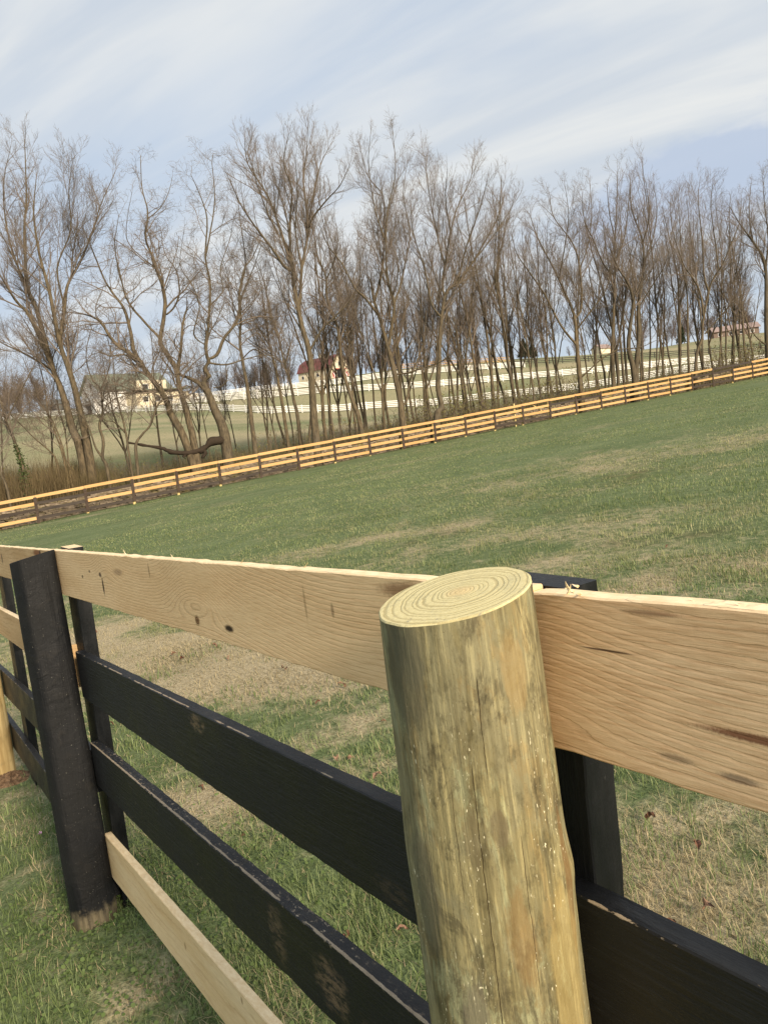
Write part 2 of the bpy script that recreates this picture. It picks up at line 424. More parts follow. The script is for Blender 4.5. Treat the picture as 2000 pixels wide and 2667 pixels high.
def sawn_wood(name, seed, light=(0.66, 0.47, 0.26), dark=(0.54, 0.36, 0.18), line=(0.36, 0.21, 0.095), freq=55.0, arches=(), spots=(), knots=(), streak=0.0, edge=(0.86, 0.71, 0.48), contrast=0.75):
    mt, nt = material(name)
    co = nt.n('ShaderNodeTexCoord').outputs['Object']
    co = nt.vm('ADD', co, (0, 0, 0))
    x, y, z = nt.sep(co)
    sc = nt.vm('ADD', co, (seed * 3.7, seed * 1.3, seed * 2.1))
    lowv = nt.noise(nt.mapping(sc, (1.3, 1, 7)), 1.0, 3, .5)
    v = nt.m('ADD', nt.m('MULTIPLY', z, freq), nt.m('MULTIPLY', lowv, 4.6))
    for (x0, z0, sx, amp) in arches:                # grain bows over a knot
        dx = nt.m('DIVIDE', nt.m('SUBTRACT', x, x0), sx)
        gsn = nt.m('POWER', 2.718, nt.m('MULTIPLY', nt.m('MULTIPLY', dx, dx), -1.0))
        side = nt.ramp(z, z0 - 0.02, z0 + 0.03, 0.15, 1.0)
        v = nt.m('SUBTRACT', v, nt.m('MULTIPLY', nt.m('MULTIPLY', gsn, side), amp))
    v = nt.m('ADD', v, nt.m('MULTIPLY', nt.noise(nt.mapping(sc, (60, 60, 190)), 1.0, 2, .6), 0.35))
    v = nt.m('ADD', v, nt.m('MULTIPLY', nt.noise(nt.mapping(sc, (6, 6, 22)), 1.0, 3, .6), 0.9))
    fr = nt.m('FRACT', v)
    ln = nt.m('MULTIPLY', nt.ramp(fr, .55, .93), nt.ramp(fr, 1.0, .95))
    ln = nt.m('MULTIPLY', ln, nt.ramp(nt.noise(nt.mapping(sc, (5, 5, 18)), 1.0, 3, .6), .30, .62))
    fine = nt.noise(nt.mapping(sc, (24, 24, 420)), 1.0, 4, .7)
    saw = nt.noise(nt.mapping(sc, (420, 10, 26)), 1.0, 3, .7)
    tone = nt.noise(nt.mapping(sc, (1.2, 1, 9)), 1.6, 4, .55)
    c = nt.mix(nt.ramp(tone, .32, .70), dark, light)
    c = nt.mix(nt.m('MULTIPLY', ln, contrast), c, line)
    c = nt.mix(nt.ramp(fine, .38, .72, 0, .38 + streak), c, nt.mix(1.0, c, (.62, .50, .40), 'MULTIPLY'))
    c = nt.mix(nt.ramp(saw, .58, .74, 0, .09), c, nt.mix(1.0, c, (1.3, 1.3, 1.3), 'MULTIPLY'))
    c = nt.mix(nt.ramp(nt.noise(sc, 900, 2, .8), .62, .75, 0, .30), c, (.22, .12, .05))
    for (x0, z0, sx, sz, colr, a) in spots:
        c = nt.mix(nt.m('MULTIPLY', spot_mask(nt, co, x0, z0, sx, sz), a), c, colr)
    for (x0, z0, rr) in knots:
        x_, y_, z_ = nt.sep(co)
        ddx = nt.m('DIVIDE', nt.m('SUBTRACT', x_, x0), rr); ddz = nt.m('DIVIDE', nt.m('SUBTRACT', z_, z0), rr * .8)
        d = nt.m('SQRT', nt.m('ADD', nt.m('MULTIPLY', ddx, ddx), nt.m('MULTIPLY', ddz, ddz)))
        d = nt.m('ADD', d, nt.m('MULTIPLY', nt.noise(sc, 90, 3, .6), .35))
        ring = nt.ramp(nt.m('SINE', nt.m('MULTIPLY', d, 14.0)), -.6, .8)
        kc = nt.mix(ring, (.13, .065, .026), (.30, .17, .075))
        c = nt.mix(nt.ramp(d, 1.5, 0.7), c, kc)
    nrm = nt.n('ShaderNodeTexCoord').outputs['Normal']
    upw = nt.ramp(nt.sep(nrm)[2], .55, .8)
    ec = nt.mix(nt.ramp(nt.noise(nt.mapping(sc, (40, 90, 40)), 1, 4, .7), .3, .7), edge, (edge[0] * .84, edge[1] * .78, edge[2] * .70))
    c = nt.mix(upw, c, ec)  # fresh sawn top edge, painted paler as if lit from above
    h = nt.m('ADD', nt.m('MULTIPLY', fine, .7), nt.m('ADD', nt.m('MULTIPLY', saw, .15), nt.m('MULTIPLY', ln, -.7)))
    surface(nt, c, 0.82, h, 0.55, 0.0015, 0.2)
    return mt

def black_paint(name, seed, wear=0.25, edgewear=0.4, patches=()):
    """old black board paint, rubbed through to the wood along arrises and in patches"""
    mt, nt = material(name)
    co = nt.n('ShaderNodeTexCoord').outputs['Object']
    sc = nt.vm('ADD', co, (seed * 3.1, seed * 1.7, seed))
    x, y, z = nt.sep(co)
    grain = nt.noise(nt.mapping(sc, (9, 60, 150)), 1.0, 4, .65)
    grime = nt.noise(sc, 7, 5, .6)
    c = nt.mix(nt.ramp(grime, .3, .7), (0.0045, 0.0050, 0.0062), (0.0105, 0.0112, 0.0122))
    c = nt.mix(nt.ramp(grain, .48, .72, 0, .55), c, (0.021, 0.0215, 0.022))
    c = nt.mix(nt.ramp(nt.noise(nt.mapping(sc, (3, 30, 420)), 1.0, 4, .7), .56, .70, 0, .6), c, (0.004, 0.004, 0.005))
    woodc = nt.mix(nt.noise(nt.mapping(sc, (30, 80, 200)), 1, 3, .6), (.16, .11, .065), (.46, .38, .27))
    chip = nt.noise(nt.mapping(sc, (45, 90, 90)), 1.0, 5, .7)
    big = nt.noise(sc, 5.0, 3, .6)
    # arris at the front top corner of the board: z = 0, y = 0
    arr = nt.ramp(nt.m('ADD', nt.m('ABSOLUTE', z), nt.m('ABSOLUTE', y)), .0045 + .006 * max(0.0, edgewear - .5), 0.0005)
    arr = nt.m('MULTIPLY', arr, nt.ramp(nt.noise(nt.mapping(sc, (7, 1, 1)), 1.0, 3, .6), .62 - edgewear * .45, .74 - edgewear * .40))
    m1 = nt.ramp(nt.m('ADD', chip, nt.m('MULTIPLY', arr, edgewear)), .78, .86)
    m2 = nt.m('MULTIPLY', nt.ramp(chip, .70 - wear * .2, .80 - wear * .2), nt.ramp(big, .62 - wear * .25, .75 - wear * .2))
    if edgewear > .6:                                # top face rubbed and flaked
        tf = nt.m('MULTIPLY', nt.ramp(nt.m('ABSOLUTE', z), .006, .002), nt.ramp(nt.noise(nt.mapping(sc, (60, 110, 60)), 1.0, 5, .75), .56, .64))
        m1 = nt.m('MAXIMUM', m1, nt.m('MULTIPLY', tf, nt.ramp(nt.noise(nt.mapping(sc, (4, 4, 4)), 1.0, 2, .5), .35, .6)))
    scratch = nt.noise(nt.mapping(sc, (14, 200, 900)), 1.0, 2, .6)
    m3 = nt.m('MULTIPLY', nt.ramp(scratch, .70, .76), nt.ramp(nt.noise(sc, 12, 2, .5), .55, .68))
    c = nt.mix(m3, c, (.20, .19, .17))
    c = nt.mix(m2, c, woodc)
    for (x0, z0, sx, sz, a) in patches:
        sm = nt.m('MULTIPLY', spot_mask(nt, co, x0, z0, sx, sz, .6), nt.ramp(nt.noise(nt.mapping(sc, (35, 60, 110)), 1, 4, .7), .40, .58))
        c = nt.mix(nt.m('MULTIPLY', sm, a), c, (.17, .115, .07))
    c = nt.mix(m1, c, woodc)
    surface(nt, c, nt.ramp(grime, .3, .7, .42, .62), nt.m('ADD', grain, nt.m('MULTIPLY', chip, .5)), 0.8, 0.003, 0.32)
    return mt

# ------------------------------------------------------------------ near board fence
NP = np.array([0.0352669, 0.88159379, -0.17056193]) + EYE
NU = np.array([-0.55891526, 0.8282554, -0.04008396])
ND = np.array([0.02242156, -0.03322646, -0.99919631])
NN = np.array([-0.828921589, -0.559364817, 0.0])
def NF(t, below, off=0.0):
    return NP + t * NU + below * ND + off * NN

def board_mesh(name, L, Wd, th, seed, step=0.03, rough=0.0012, bow=0.0):
    """long plank: x 0..L, z 0..-Wd, y 0..-th, slightly uneven sawn edges"""
    n = max(2, int(L / step))
    g = np.random.default_rng(seed)
    b = 0.0018
    sec = np.array([(0, -b), (0, -Wd * .33), (0, -Wd * .66), (0, -Wd + b), (-b, -Wd), (-th + b, -Wd), (-th, -Wd + b), (-th, -b), (-th + b, 0), (-b, 0)])
    m = len(sec)
    xs = np.linspace(0, L, n + 1)
    V = np.zeros((n + 1, m, 3))
    V[:, :, 0] = xs[:, None]
    V[:, :, 1] = sec[None, :, 0]; V[:, :, 2] = sec[None, :, 1]
    tw = np.cumsum(g.normal(0, rough * .12, n + 1)); tw -= np.linspace(tw[0], tw[-1], n + 1)
    te = g.normal(0, rough * .45, n + 1); be = g.normal(0, rough * .6, n + 1)
    V[:, [0, 7, 8, 9], 2] += (te + tw * .5)[:, None]
    V[:, [3, 4, 5, 6], 2] += (be + tw * .5)[:, None]
    V[:, :, 1] += (bow * np.sin(xs / L * math.pi))[:, None] + tw[:, None] * .3
    idx = np.arange((n + 1) * m).reshape(n + 1, m)
    F = []
    for j in range(m):
        k = (j + 1) % m
        F.append(np.stack([idx[:-1, j], idx[1:, j], idx[1:, k], idx[:-1, k]], -1))
    F = np.concatenate(F)
    me = bpy.data.meshes.new(name)
    caps = [list(idx[0]), list(idx[-1][::-1])]
    me.from_pydata(V.reshape(-1, 3).tolist(), [], F.tolist() + caps)
    me.update()
    return me

def place_frame(o, origin, X, Y):
    X = np.asarray(X) / np.linalg.norm(X)
    Z = np.cross(X, Y); Z /= np.linalg.norm(Z); Y = np.cross(Z, X)
    o.matrix_world = Matrix(((X[0], Y[0], Z[0], origin[0]), (X[1], Y[1], Z[1], origin[1]), (X[2], Y[2], Z[2], origin[2]), (0, 0, 0, 1)))

near = thing('board_fence', (0, 0, 0), 'near board fence of raw tan and old black planks with a round raw wood post', 'fence')
def near_board(t0, b0, t1, b1, Wd, th, mat, seed, label=None, off=0.0, rough=0.0012, bow=0.0):
    A = NF(t0, b0, off); B = NF(t1, b1, off)
    o = link('board', board_mesh('board', float(np.linalg.norm(B - A)), Wd, th, seed, rough=rough, bow=bow), mat, near, label=label)
    place_frame(o, A, B - A, NN)
    return o

# local x of the left top board starts at t = -0.19, so a mark at t sits at t + 0.19
wood_top_l = sawn_wood('raw oak plank, arched grain', 1.0, freq=130, contrast=.5,
    light=(0.86, 0.62, 0.355), dark=(0.77, 0.53, 0.285), line=(0.52, 0.335, 0.17),
    arches=[(0.95, -.115, .16, 8.0), (1.62, -.07, .12, 4.0), (0.33, -.20, .30, -5.0)],
    spots=[(0.785, -.1215, .024, .0075, (.045, .028, .014), 1.0), (1.665, -.092, .010, .030, (.05, .030, .016), .95), (1.68, -.06, .016, .008, (.07, .045, .03), .9),
           (1.90, -.075, .012, .006, (.07, .045, .03), .8), (1.80, -.055, .012, .005, (.09, .06, .035), .8), (0.20, -.016, .07, .012, (.22, .105, .045), .75),
           (0.47, -.050, .004, .030, (.22, .13, .06), .5), (0.39, -.055, .005, .012, (.16, .09, .045), .6), (1.22, -.03, .006, .02, (.18, .11, .05), .6),
           (1.49, -.045, .05, .010, (.20, .12, .07), .5)],
    knots=[(0.948, -.1215, .013)])
wood_top_r = sawn_wood('raw oak plank, red streaks', 4.0, freq=120, contrast=.30, streak=.22,
    light=(0.89, 0.635, 0.385), dark=(0.79, 0.53, 0.295), line=(0.54, 0.33, 0.175),
    arches=[(2.46, -.14, .12, 3.5)],
    spots=[(2.215, -.099, .070, .0045, (.17, .060, .028), .9), (2.165, -.094, .050, .0035, (.11, .045, .025), .9), (2.245, -.135, .020, .004, (.10, .070, .06), .6),
           (2.195, -.140, .008, .004, (.07, .055, .06), .7), (2.30, -.132, .020, .004, (.12, .08, .055), .5), (2.36, -.048, .035, .0012, (.06, .03, .015), .9),
           (2.16, -.018, .05, .006, (.26, .12, .05), .7), (2.31, -.010, .035, .003, (.20, .10, .05), .6)])
wood_low = sawn_wood('pale poplar plank', 9.0, freq=26, contrast=.35, light=(0.86, 0.67, 0.40), dark=(0.78, 0.57, 0.30), line=(0.56, 0.35, 0.16), edge=(0.86, 0.68, 0.42),
    spots=[(0.62, -.075, .006, .012, (.22, .12, .05), .8), (1.02, -.02, .006, .010, (.22, .12, .06), .7), (1.40, -.06, .008, .012, (.25, .13, .06), .6), (.30, -.04, .01, .02, (.45, .25, .09), .6)])
wood_left = sawn_wood('raw oak plank, red knot', 13.0, freq=60, contrast=.5, spots=[(.26, -.015, .09, .016, (.23, .09, .035), .9), (.20, -.012, .02, .010, (.06, .03, .02), .9), (1.2, -.06, .02, .03, (.06, .04, .03), .8)])
blk_a = black_paint('black board paint', 1.0, .12, .46, patches=[(1.02, -.025, .045, .022, .9), (.32, -.13, .05, .02, .22)])
blk_b = black_paint('black board paint, worn', 5.0, .42, .66, patches=[(.30, -.11, .16, .05, 1.0), (.55, -.08, .06, .05, .9), (.75, -.07, .04, .06, .6), (.10, -.12, .1, .05, 1.0)])
blk_c = black_paint('black board paint, scuffed', 8.0, .15, .40)
blk_d = black_paint('black post paint', 12.0, .05, .10)

TH = 0.024
near_board(-0.168, -0.002, 2.16, 0.0, .153, TH, wood_top_l, 1, 'raw tan top board with arched grain and a dark knot')
near_board(-2.62, 0.0, -0.174, 0.001, .156, TH, wood_top_r, 2, 'raw reddish top board with dark red streaks', rough=.0016)
near_board(2.165, 0.001, 4.60, 0.004, .153, TH, wood_left, 3)
near_board(-0.15, .308, 2.02, .345, .158, .028, blk_a, 4, 'old black painted board', bow=.004)
near_board(-2.60, .300, -0.16, .305, .158, .028, blk_c, 5, 'old black painted board')
near_board(-0.15, .606, 2.02, .660, .150, .030, blk_b, 6, 'black board with paint worn through along its top edge', rough=.002, bow=.004)
near_board(-2.60, .612, -0.16, .608, .150, .028, blk_c, 16, 'old black painted board')
near_board(-0.15, .925, 2.04, .990, .150, TH, wood_low, 7, 'pale raw bottom board')
near_board(-2.60, .930, -0.16, .925, .150, TH, wood_low, 17)
near_board(2.10, .335, 4.60, .345, .150, TH, sawn_wood('raw oak plank, plain', 17.0, freq=40, contrast=.4), 8)
near_board(2.06, .700, 4.60, .735, .150, .028, blk_c, 9)
near_board(2.06, 1.075, 4.60, 1.035, .150, .028, blk_c, 10)

def face_board(t0, wd, th, top, bottom, mat, seed, off=-0.0255, cut=None, tilt=0.0):
    A = NF(t0 + tilt, bottom, off); B = NF(t0, top, off)
    A = np.array([B[0] + (A[0] - B[0]) * 0, B[1], A[2]]) + NU * np.array([1, 1, 0]) * tilt
    o = link('face_board', board_mesh('face_board', float(np.linalg.norm(B - A)), wd, th, seed), mat if cut is None else [mat, cut], near)
    place_frame(o, A, B - A, NN)
    if cut is not None:
        o.data.polygons[-1].material_index = 1
    return o
cut_wood = sawn_wood('fresh saw cut', 21.0, freq=300, contrast=.3, light=(.82, .68, .46), dark=(.74, .58, .36))
face_board(-0.200, .150, .044, 0.002, 1.30, blk_d, 11)
face_board(1.985, .125, .046, -0.003, 1.30, blk_d, 12, cut=cut_wood)
face_board(3.665, .145, .040, 0.02, 1.30, blk_d, 13)

# posts -------------------------------------------------------------
def post_mesh(name, radius_fn, z0, z1, seg, rows, top_tilt=(0, 0), wob=0.0015, seed=1, bumps=()):
    """lathe with uneven skin; closed top as its own slot"""
    g = np.random.default_rng(seed)
    ang = np.linspace(0, 2 * math.pi, seg, endpoint=False)
    zs = np.linspace(z0, z1, rows)
    A, Z = np.meshgrid(ang, zs)
    rr = radius_fn(A, Z)
    rr = rr + (fbm(np.cos(A) * 3 + 10 + seed, Z * 4 + np.sin(A) * 3, 4) - .5) * wob * 6
    for (a0, zc, sa, sz, amp) in bumps:
        da = np.angle(np.exp(1j * (A - a0)))
        rr = rr + amp * np.exp(-(da / sa) ** 2 - ((Z - zc) / sz) ** 2)
    V = np.stack([rr * np.cos(A), rr * np.sin(A), Z], -1)
    w = np.clip((Z - (z1 - .12)) / .12, 0, 1)
    V[:, :, 2] += w * (V[:, :, 0] * top_tilt[0] + V[:, :, 1] * top_tilt[1])
    idx = np.arange(rows * seg).reshape(rows, seg)
    F = np.stack([idx[:-1], np.roll(idx, -1, 1)[:-1], np.roll(idx, -1, 1)[1:], idx[1:]], -1).reshape(-1, 4).tolist()
    me = bpy.data.meshes.new(name)
    me.from_pydata(V.reshape(-1, 3).tolist(), [], F)
    me.polygons.foreach_set('use_smooth', np.ones(len(F), bool))
    me.update()
    return me, V[-1]
def cap_mesh(name, ring, rise=0.0, inset=0.96):
    n = len(ring); c = ring.mean(0)
    V = []; F = []
    r1 = ring.copy()
    V += ring.tolist(); V += (c + (ring - c) * inset + np.array([0, 0, 0.0016])).tolist()
    for k in range(n):
        j = (k + 1) % n
        F.append((k, j, n + j, n + k))
    F.append(tuple(range(n, 2 * n)))
    me = bpy.data.meshes.new(name); me.from_pydata(V, [], F); me.update()
    return me

# treated pine, side and end grain
mat_pine, nt = material('treated pine round post')
co = nt.n('ShaderNodeTexCoord').outputs['Object']
x, y, z = nt.sep(co)
ang = nt.m('ARCTAN2', y, x)
cyl = nt.comb(nt.m('MULTIPLY', ang, .073), 0.0, z)
st1 = nt.noise(nt.mapping(co, (26, 26, 1.6)), 1.0, 5, .6)
st2 = nt.noise(nt.mapping(co, (110, 110, 5)), 1.0, 4, .65)
bl1 = nt.noise(nt.mapping(co, (11, 11, 5), (2.2, .3, .7)), 1.0, 9, .72, .4)
bl2 = nt.noise(nt.mapping(co, (20, 20, 7), (5.1, 3.3, 1.9)), 1.0, 9, .72, .5)
st3 = nt.noise(nt.mapping(co, (300, 300, 14)), 1.0, 4, .7)
mott = nt.noise(nt.mapping(co, (70, 70, 34)), 1.0, 5, .7)
c = nt.mix(nt.ramp(st1, .34, .66), (0.148, 0.128, 0.064), (0.300, 0.262, 0.136))
c = nt.mix(nt.ramp(bl1, .47, .55, 0, .75), c, (0.205, 0.188, 0.110))
c = nt.mix(nt.ramp(bl2, .54, .60, 0, .35), c, (0.225, 0.155, 0.060))
c = nt.mix(nt.ramp(nt.noise(nt.mapping(co, (16, 16, 6), (9, 1, 4)), 1.0, 9, .75, .4), .53, .60, 0, .6), c, (0.27, 0.28, 0.165))
c = nt.mix(nt.ramp(nt.noise(nt.mapping(co, (22, 22, 8), (1, 8, 2)), 1.0, 9, .75, .6), .53, .60, 0, .75), c, (0.095, 0.082, 0.046))
c = nt.mix(nt.ramp(st2, .45, .64, 0, .5), c, nt.mix(1.0, c, (.45, .42, .37), 'MULTIPLY'))
c = nt.mix(nt.ramp(st3, .50, .62, 0, .7), c, nt.mix(1.0, c, (1.6, 1.57, 1.5), 'MULTIPLY'))
c = nt.mix(nt.ramp(mott, .48, .66, 0, .65), c, nt.mix(1.0, c, (.48, .47, .45), 'MULTIPLY'))
c = nt.mix(nt.ramp(nt.noise(co, 500, 2, .6), .66, .74, 0, .5), c, (.06, .045, .025))
POST_TOP = 1.0
def pmark(a0, zc, sa, sz, colr, amt, wob=.75):
    """mark on the post at bearing a0 (radians), height zc below the top"""
    global c
    da = nt.m('DIVIDE', nt.m('SUBTRACT', ang, a0), sa); dzz = nt.m('DIVIDE', nt.m('SUBTRACT', z, zc), sz)
    d = nt.m('SQRT', nt.m('ADD', nt.m('MULTIPLY', da, da), nt.m('MULTIPLY', dzz, dzz)))
    d = nt.m('ADD', d, nt.m('MULTIPLY', nt.m('SUBTRACT', nt.noise(nt.mapping(co, (50, 50, 14)), 1.0, 8, .75), .5), wob * 2.4))
    c = nt.mix(nt.m('MULTIPLY', nt.ramp(d, 1.12, .75), amt), c, colr)
POST_MARKS = len(nt.t.nodes)
# the post stands at its own axis; local z = 0 at the cut top, camera lies towards bearing -95 deg
B0 = math.atan2(-0.70, -0.06)
pmark(B0 - .85, -.055, .34, .060, (0.105, 0.096, 0.060), .7)
pmark(B0 - .70, -.030, .30, .035, (0.10, 0.095, 0.062), .6)
pmark(B0 - .15, -.200, .10, .03, (0.12, 0.10, 0.055), .6, .9)
pmark(B0 + .18, -.190, .10, .016, (0.105, 0.080, 0.045), .55, 1.2)
pmark(B0 + .30, -.300, .18, .05, (0.18, 0.115, 0.045), .55)
pmark(B0 + .62, -.060, .20, .04, (0.32, 0.215, 0.085), .35, .9)
pmark(B0 + 1.10, -.26, .07, .07, (0.15, 0.080, 0.030), .6)
pmark(B0 - .95, -.26, .22, .07, (0.115, 0.105, 0.070), .6)
pmark(B0 - .40, -.42, .22, .09, (0.14, 0.12, 0.085), .7)
pmark(B0 + .05, -.43, .10, .06, (0.30, 0.30, 0.19), .6)
pmark(B0 + .85, -.40, .30, .14, (0.36, 0.27, 0.10), .4)
# drips of dried resin: small bright upright flecks in streaked zones
fl = nt.noise(nt.mapping(co, (520, 520, 170)), 1.0, 2, .5)
zone = nt.m('MULTIPLY', nt.ramp(nt.noise(nt.mapping(co, (30, 30, 8), (4, 4, 4)), 1.0, 3, .6), .46, .62), nt.ramp(z, -.06, -.16))
c = nt.mix(nt.m('MULTIPLY', nt.ramp(fl, .66, .72), zone), c, (.80, .74, .52))
def crack(a0, za, zb, wdt, slope=0.0):
    global c
    a = nt.m('SUBTRACT', nt.m('SUBTRACT', ang, a0), nt.m('MULTIPLY', z, slope))
    a = nt.m('ADD', a, nt.m('MULTIPLY', nt.m('SUBTRACT', nt.noise(nt.mapping(co, (20, 20, 45)), 1.0, 3, .6), .5), .045))
    mk = nt.m('MULTIPLY', nt.ramp(nt.m('ABSOLUTE', a), wdt, wdt * .35), nt.m('MULTIPLY', nt.ramp(z, za, za - .01), nt.ramp(z, zb, zb + .02)))
    c = nt.mix(nt.m('MULTIPLY', mk, .9), c, (.035, .022, .010))
    return mk
k1 = crack(B0 - .04, -.135, -.60, .006, .10)
k2 = crack(B0 + .16, -.055, -.150, .006, .3)
k3 = crack(B0 - .32, -.15, -.27, .006, .1)
k4 = crack(B0 + .45, -.20, -.36, .006, .1)
hb = nt.m('SUBTRACT', nt.m('ADD', nt.m('MULTIPLY', st2, .6), nt.m('MULTIPLY', nt.noise(nt.mapping(co, (60, 60, 30)), 1.0, 4, .6), .5)), nt.m('MULTIPLY', nt.m('ADD', k1, k2), 1.5))
surface(nt, c, 0.62, hb, 0.9, 0.003, 0.2)

mat_end, nt = material('pine end grain')
co = nt.n('ShaderNodeTexCoord').outputs['Object']
x, y, z = nt.sep(co)
wv = nt.noise(co, 22, 3, .5)
ex = nt.m('SUBTRACT', x, .006); ey = nt.m('SUBTRACT', y, .002)
rr = nt.m('SQRT', nt.m('ADD', nt.m('MULTIPLY', ex, ex), nt.m('MULTIPLY', ey, ey)))
rr2 = nt.m('ADD', rr, nt.m('MULTIPLY', nt.m('SUBTRACT', wv, .5), .010))
ph = nt.m('MULTIPLY', nt.m('POWER', rr2, 0.85), 122.0)
ph = nt.m('ADD', ph, nt.m('MULTIPLY', nt.noise(nt.comb(nt.m('MULTIPLY', rr2, 60), 0, 0), 1.0, 2, .5), 3.0))
ph = nt.m('ADD', ph, nt.m('MULTIPLY', nt.noise(co, 70, 4, .7), .55))
fr = nt.m('FRACT', ph)
late = nt.m('MULTIPLY', nt.ramp(fr, .50, .86), nt.ramp(fr, 1.0, .92))
fuzz = nt.noise(nt.mapping(co, (260, 700, 1)), 1.0, 4, .7)
fuzz2 = nt.noise(co, 420, 3, .7)
c = nt.mix(nt.ramp(fuzz, .3, .7), (0.50, 0.44, 0.225), (0.63, 0.57, 0.335))
c = nt.mix(nt.m('MULTIPLY', late, nt.ramp(fuzz2, .25, .6, .35, .75)), c, (0.33, 0.275, 0.135))
c = nt.mix(nt.ramp(rr2, .020, .004, 0, .40), c, (0.60, 0.42, 0.21))
c = nt.mix(nt.m('MULTIPLY', nt.ramp(nt.noise(co, 60, 4, .7), .60, .72), nt.ramp(rr, .045, .065)), c, (.24, .22, .16))
c = nt.mix(nt.ramp(fuzz2, .62, .78, 0, .4), c, (.80, .75, .52))
sawm = nt.noise(nt.mapping(co, (30, 900, 1), (0, 0, 0), (0, 0, .5)), 1.0, 3, .7)
c = nt.mix(nt.ramp(sawm, .52, .68, 0, .4), c, nt.mix(1.0, c, (.68, .66, .60), 'MULTIPLY'))
c = nt.mix(nt.ramp(nt.noise(co, 28, 5, .7), .54, .66, 0, .35), c, (.34, .32, .20))
surface(nt, c, 0.85, nt.m('ADD', nt.m('MULTIPLY', fuzz, .8), nt.m('MULTIPLY', late, -.5)), 0.6, 0.0012, 0.15)

px_, py_ = NF(-0.157, 0, .0755)[:2]
ztop = NF(-0.162, -0.010, .0745)[2]
gnear = gz(px_, py_)
me, ring = post_mesh('post', lambda A, Z: .0722 + .0075 * np.clip((-Z) / .6, 0, 1.5) + .0012 * np.cos(2 * A + 1), -1.62, 0.0, 96, 150, (0.125, 0.085), .0007, 3,
                     bumps=[(B0 + 1.28, -.262, .25, .022, .0034), (B0 + 1.25, -.30, .20, .05, .0018), (B0 - 1.2, -.24, .4, .05, .0025)])
post = link('post', me, mat_pine, near, label='thick round raw pine post with pale cut top')
post.location = (px_ - .004, py_, ztop); post.rotation_euler = (0, -.024, 0)
cap = link('cut_top', cap_mesh('cut_top', ring, 0, .985), mat_end, post)

# splinters and sawdust crumbs left on the cut
g = np.random.default_rng(77)
def splinter(name, parent, origin, direction, L, w, mat, curl=0.25):
    d = np.array(direction, float); d /= np.linalg.norm(d)
    s = np.cross(d, (0, 0, 1.0)); s /= np.linalg.norm(s); q = np.cross(s, d)
    V = []; F = []
    for k in range(5):
        f = k / 4
        c0 = d * L * f + q * curl * L * f * f
        ww = w * (1 - f * .85)
        for a, b in ((1, 0), (0, .6), (-1, 0), (0, -.6)):
            V.append((c0 + s * a * ww + q * b * ww).tolist())
        if k:
            o_ = 4 * (k - 1)
            for j in range(4):
                F.append((o_ + j, o_ + (j + 1) % 4, o_ + 4 + (j + 1) % 4, o_ + 4 + j))
    F += [(3, 2, 1, 0), (16, 17, 18, 19)]
    me = bpy.data.meshes.new(name); me.from_pydata(V, [], F); me.update()
    o = link(name, me, mat, parent)
    o.location = origin
    return o
crumb = sawn_wood('torn pine fibre', 31.0, freq=200, contrast=.2, light=(.74, .60, .36), dark=(.62, .46, .24))
for (t, b, off, L, w) in [(-.232, -.002, .010, .010, .0022), (-.236, -.004, .006, .008, .0030), (-.240, -.001, .002, .012, .0018), (-.228, -.006, .004, .007, .003),
                          (-.244, -.003, .008, .009, .002), (-.238, -.008, .002, .006, .0026)]:
    splinter('splinter', near, NF(t, b, off), g.normal(0, 1, 3) * (1, 1, .4) + (0.4, 0, .3), L, w, crumb)
for (t, b, off, L, w, dr) in [(-.262, .1545, -.002, .016, .0012, 1), (-.395, .1540, -.004, .014, .0012, 1), (-.385, .0005, -.010, .006, .0012, 1), (-.345, .0005, -.012, .005, .0010, 1),
                              (1.25, -.001, -.010, .03, .0015, 1), (.55, -.001, -.012, .02, .0012, -1), (.32, -.001, -.014, .02, .0012, -1), (.9, -.001, -.012, .02, .0012, 1)]:
    dv = NU * dr + np.array([0, 0, .25 if b < .1 else -.15])
    splinter('splinter', near, NF(t, b, off), dv, L, w, crumb)

# old black post: half round, slanted top, bare mossy foot
mat_bpost, nt = material('black painted post, bare foot')
co = nt.n('ShaderNodeTexCoord').outputs['Object']
x, y, z = nt.sep(co)
gr = nt.noise(nt.mapping(co, (60, 60, 6)), 1.0, 4, .65)
gm = nt.noise(co, 8, 4, .6)
lump = nt.noise(nt.mapping(co, (18, 18, 26)), 1.0, 5, .6, .6)
c = nt.mix(nt.ramp(gm, .35, .7), (.0042, .0047, .0058), (.0090, .0094, .0098))
c = nt.mix(nt.m('MULTIPLY', nt.ramp(lump, .55, .7), .4), c, (.016, .0145, .0125))
foot = nt.ramp(nt.m('ADD', z, nt.m('MULTIPLY', nt.m('SUBTRACT', nt.noise(co, 26, 4, .7), .5), .10)), -1.19, -1.225)
ft = nt.mix(nt.ramp(gr, .35, .7), (.055, .046, .030), (.15, .125, .078))
ft = nt.mix(nt.ramp(gm, .45, .65), ft, (.10, .085, .026))
c = nt.mix(foot, c, ft)
fleck = nt.m('MULTIPLY', nt.ramp(nt.noise(co, 220, 2, .5), .72, .76), .6)
c = nt.mix(fleck, c, (.25, .24, .20))
surface(nt, c, nt.ramp(gm, .3, .7, .62, .8), nt.m('ADD', nt.m('MULTIPLY', lump, .7), nt.m('MULTIPLY', gr, .8)), 0.9, 0.006, 0.25)
def dpost(A, Z):
    # flat towards the boards (bearing of -NN), round towards the camera
    b = np.angle(np.exp(1j * (A - math.atan2(NN[1], NN[0]))))
    r0 = .070 / np.maximum(np.abs(np.cos(b)) ** 4 + np.abs(np.sin(b)) ** 4, 1e-6) ** (1 / 4.0)
    rnd_ = np.full_like(b, .070)
    w = np.clip((np.abs(b) - .35) / .7, 0, 1)
    return (rnd_ * (1 - w) + r0 * w) * (1.0 + .03 * (-Z))
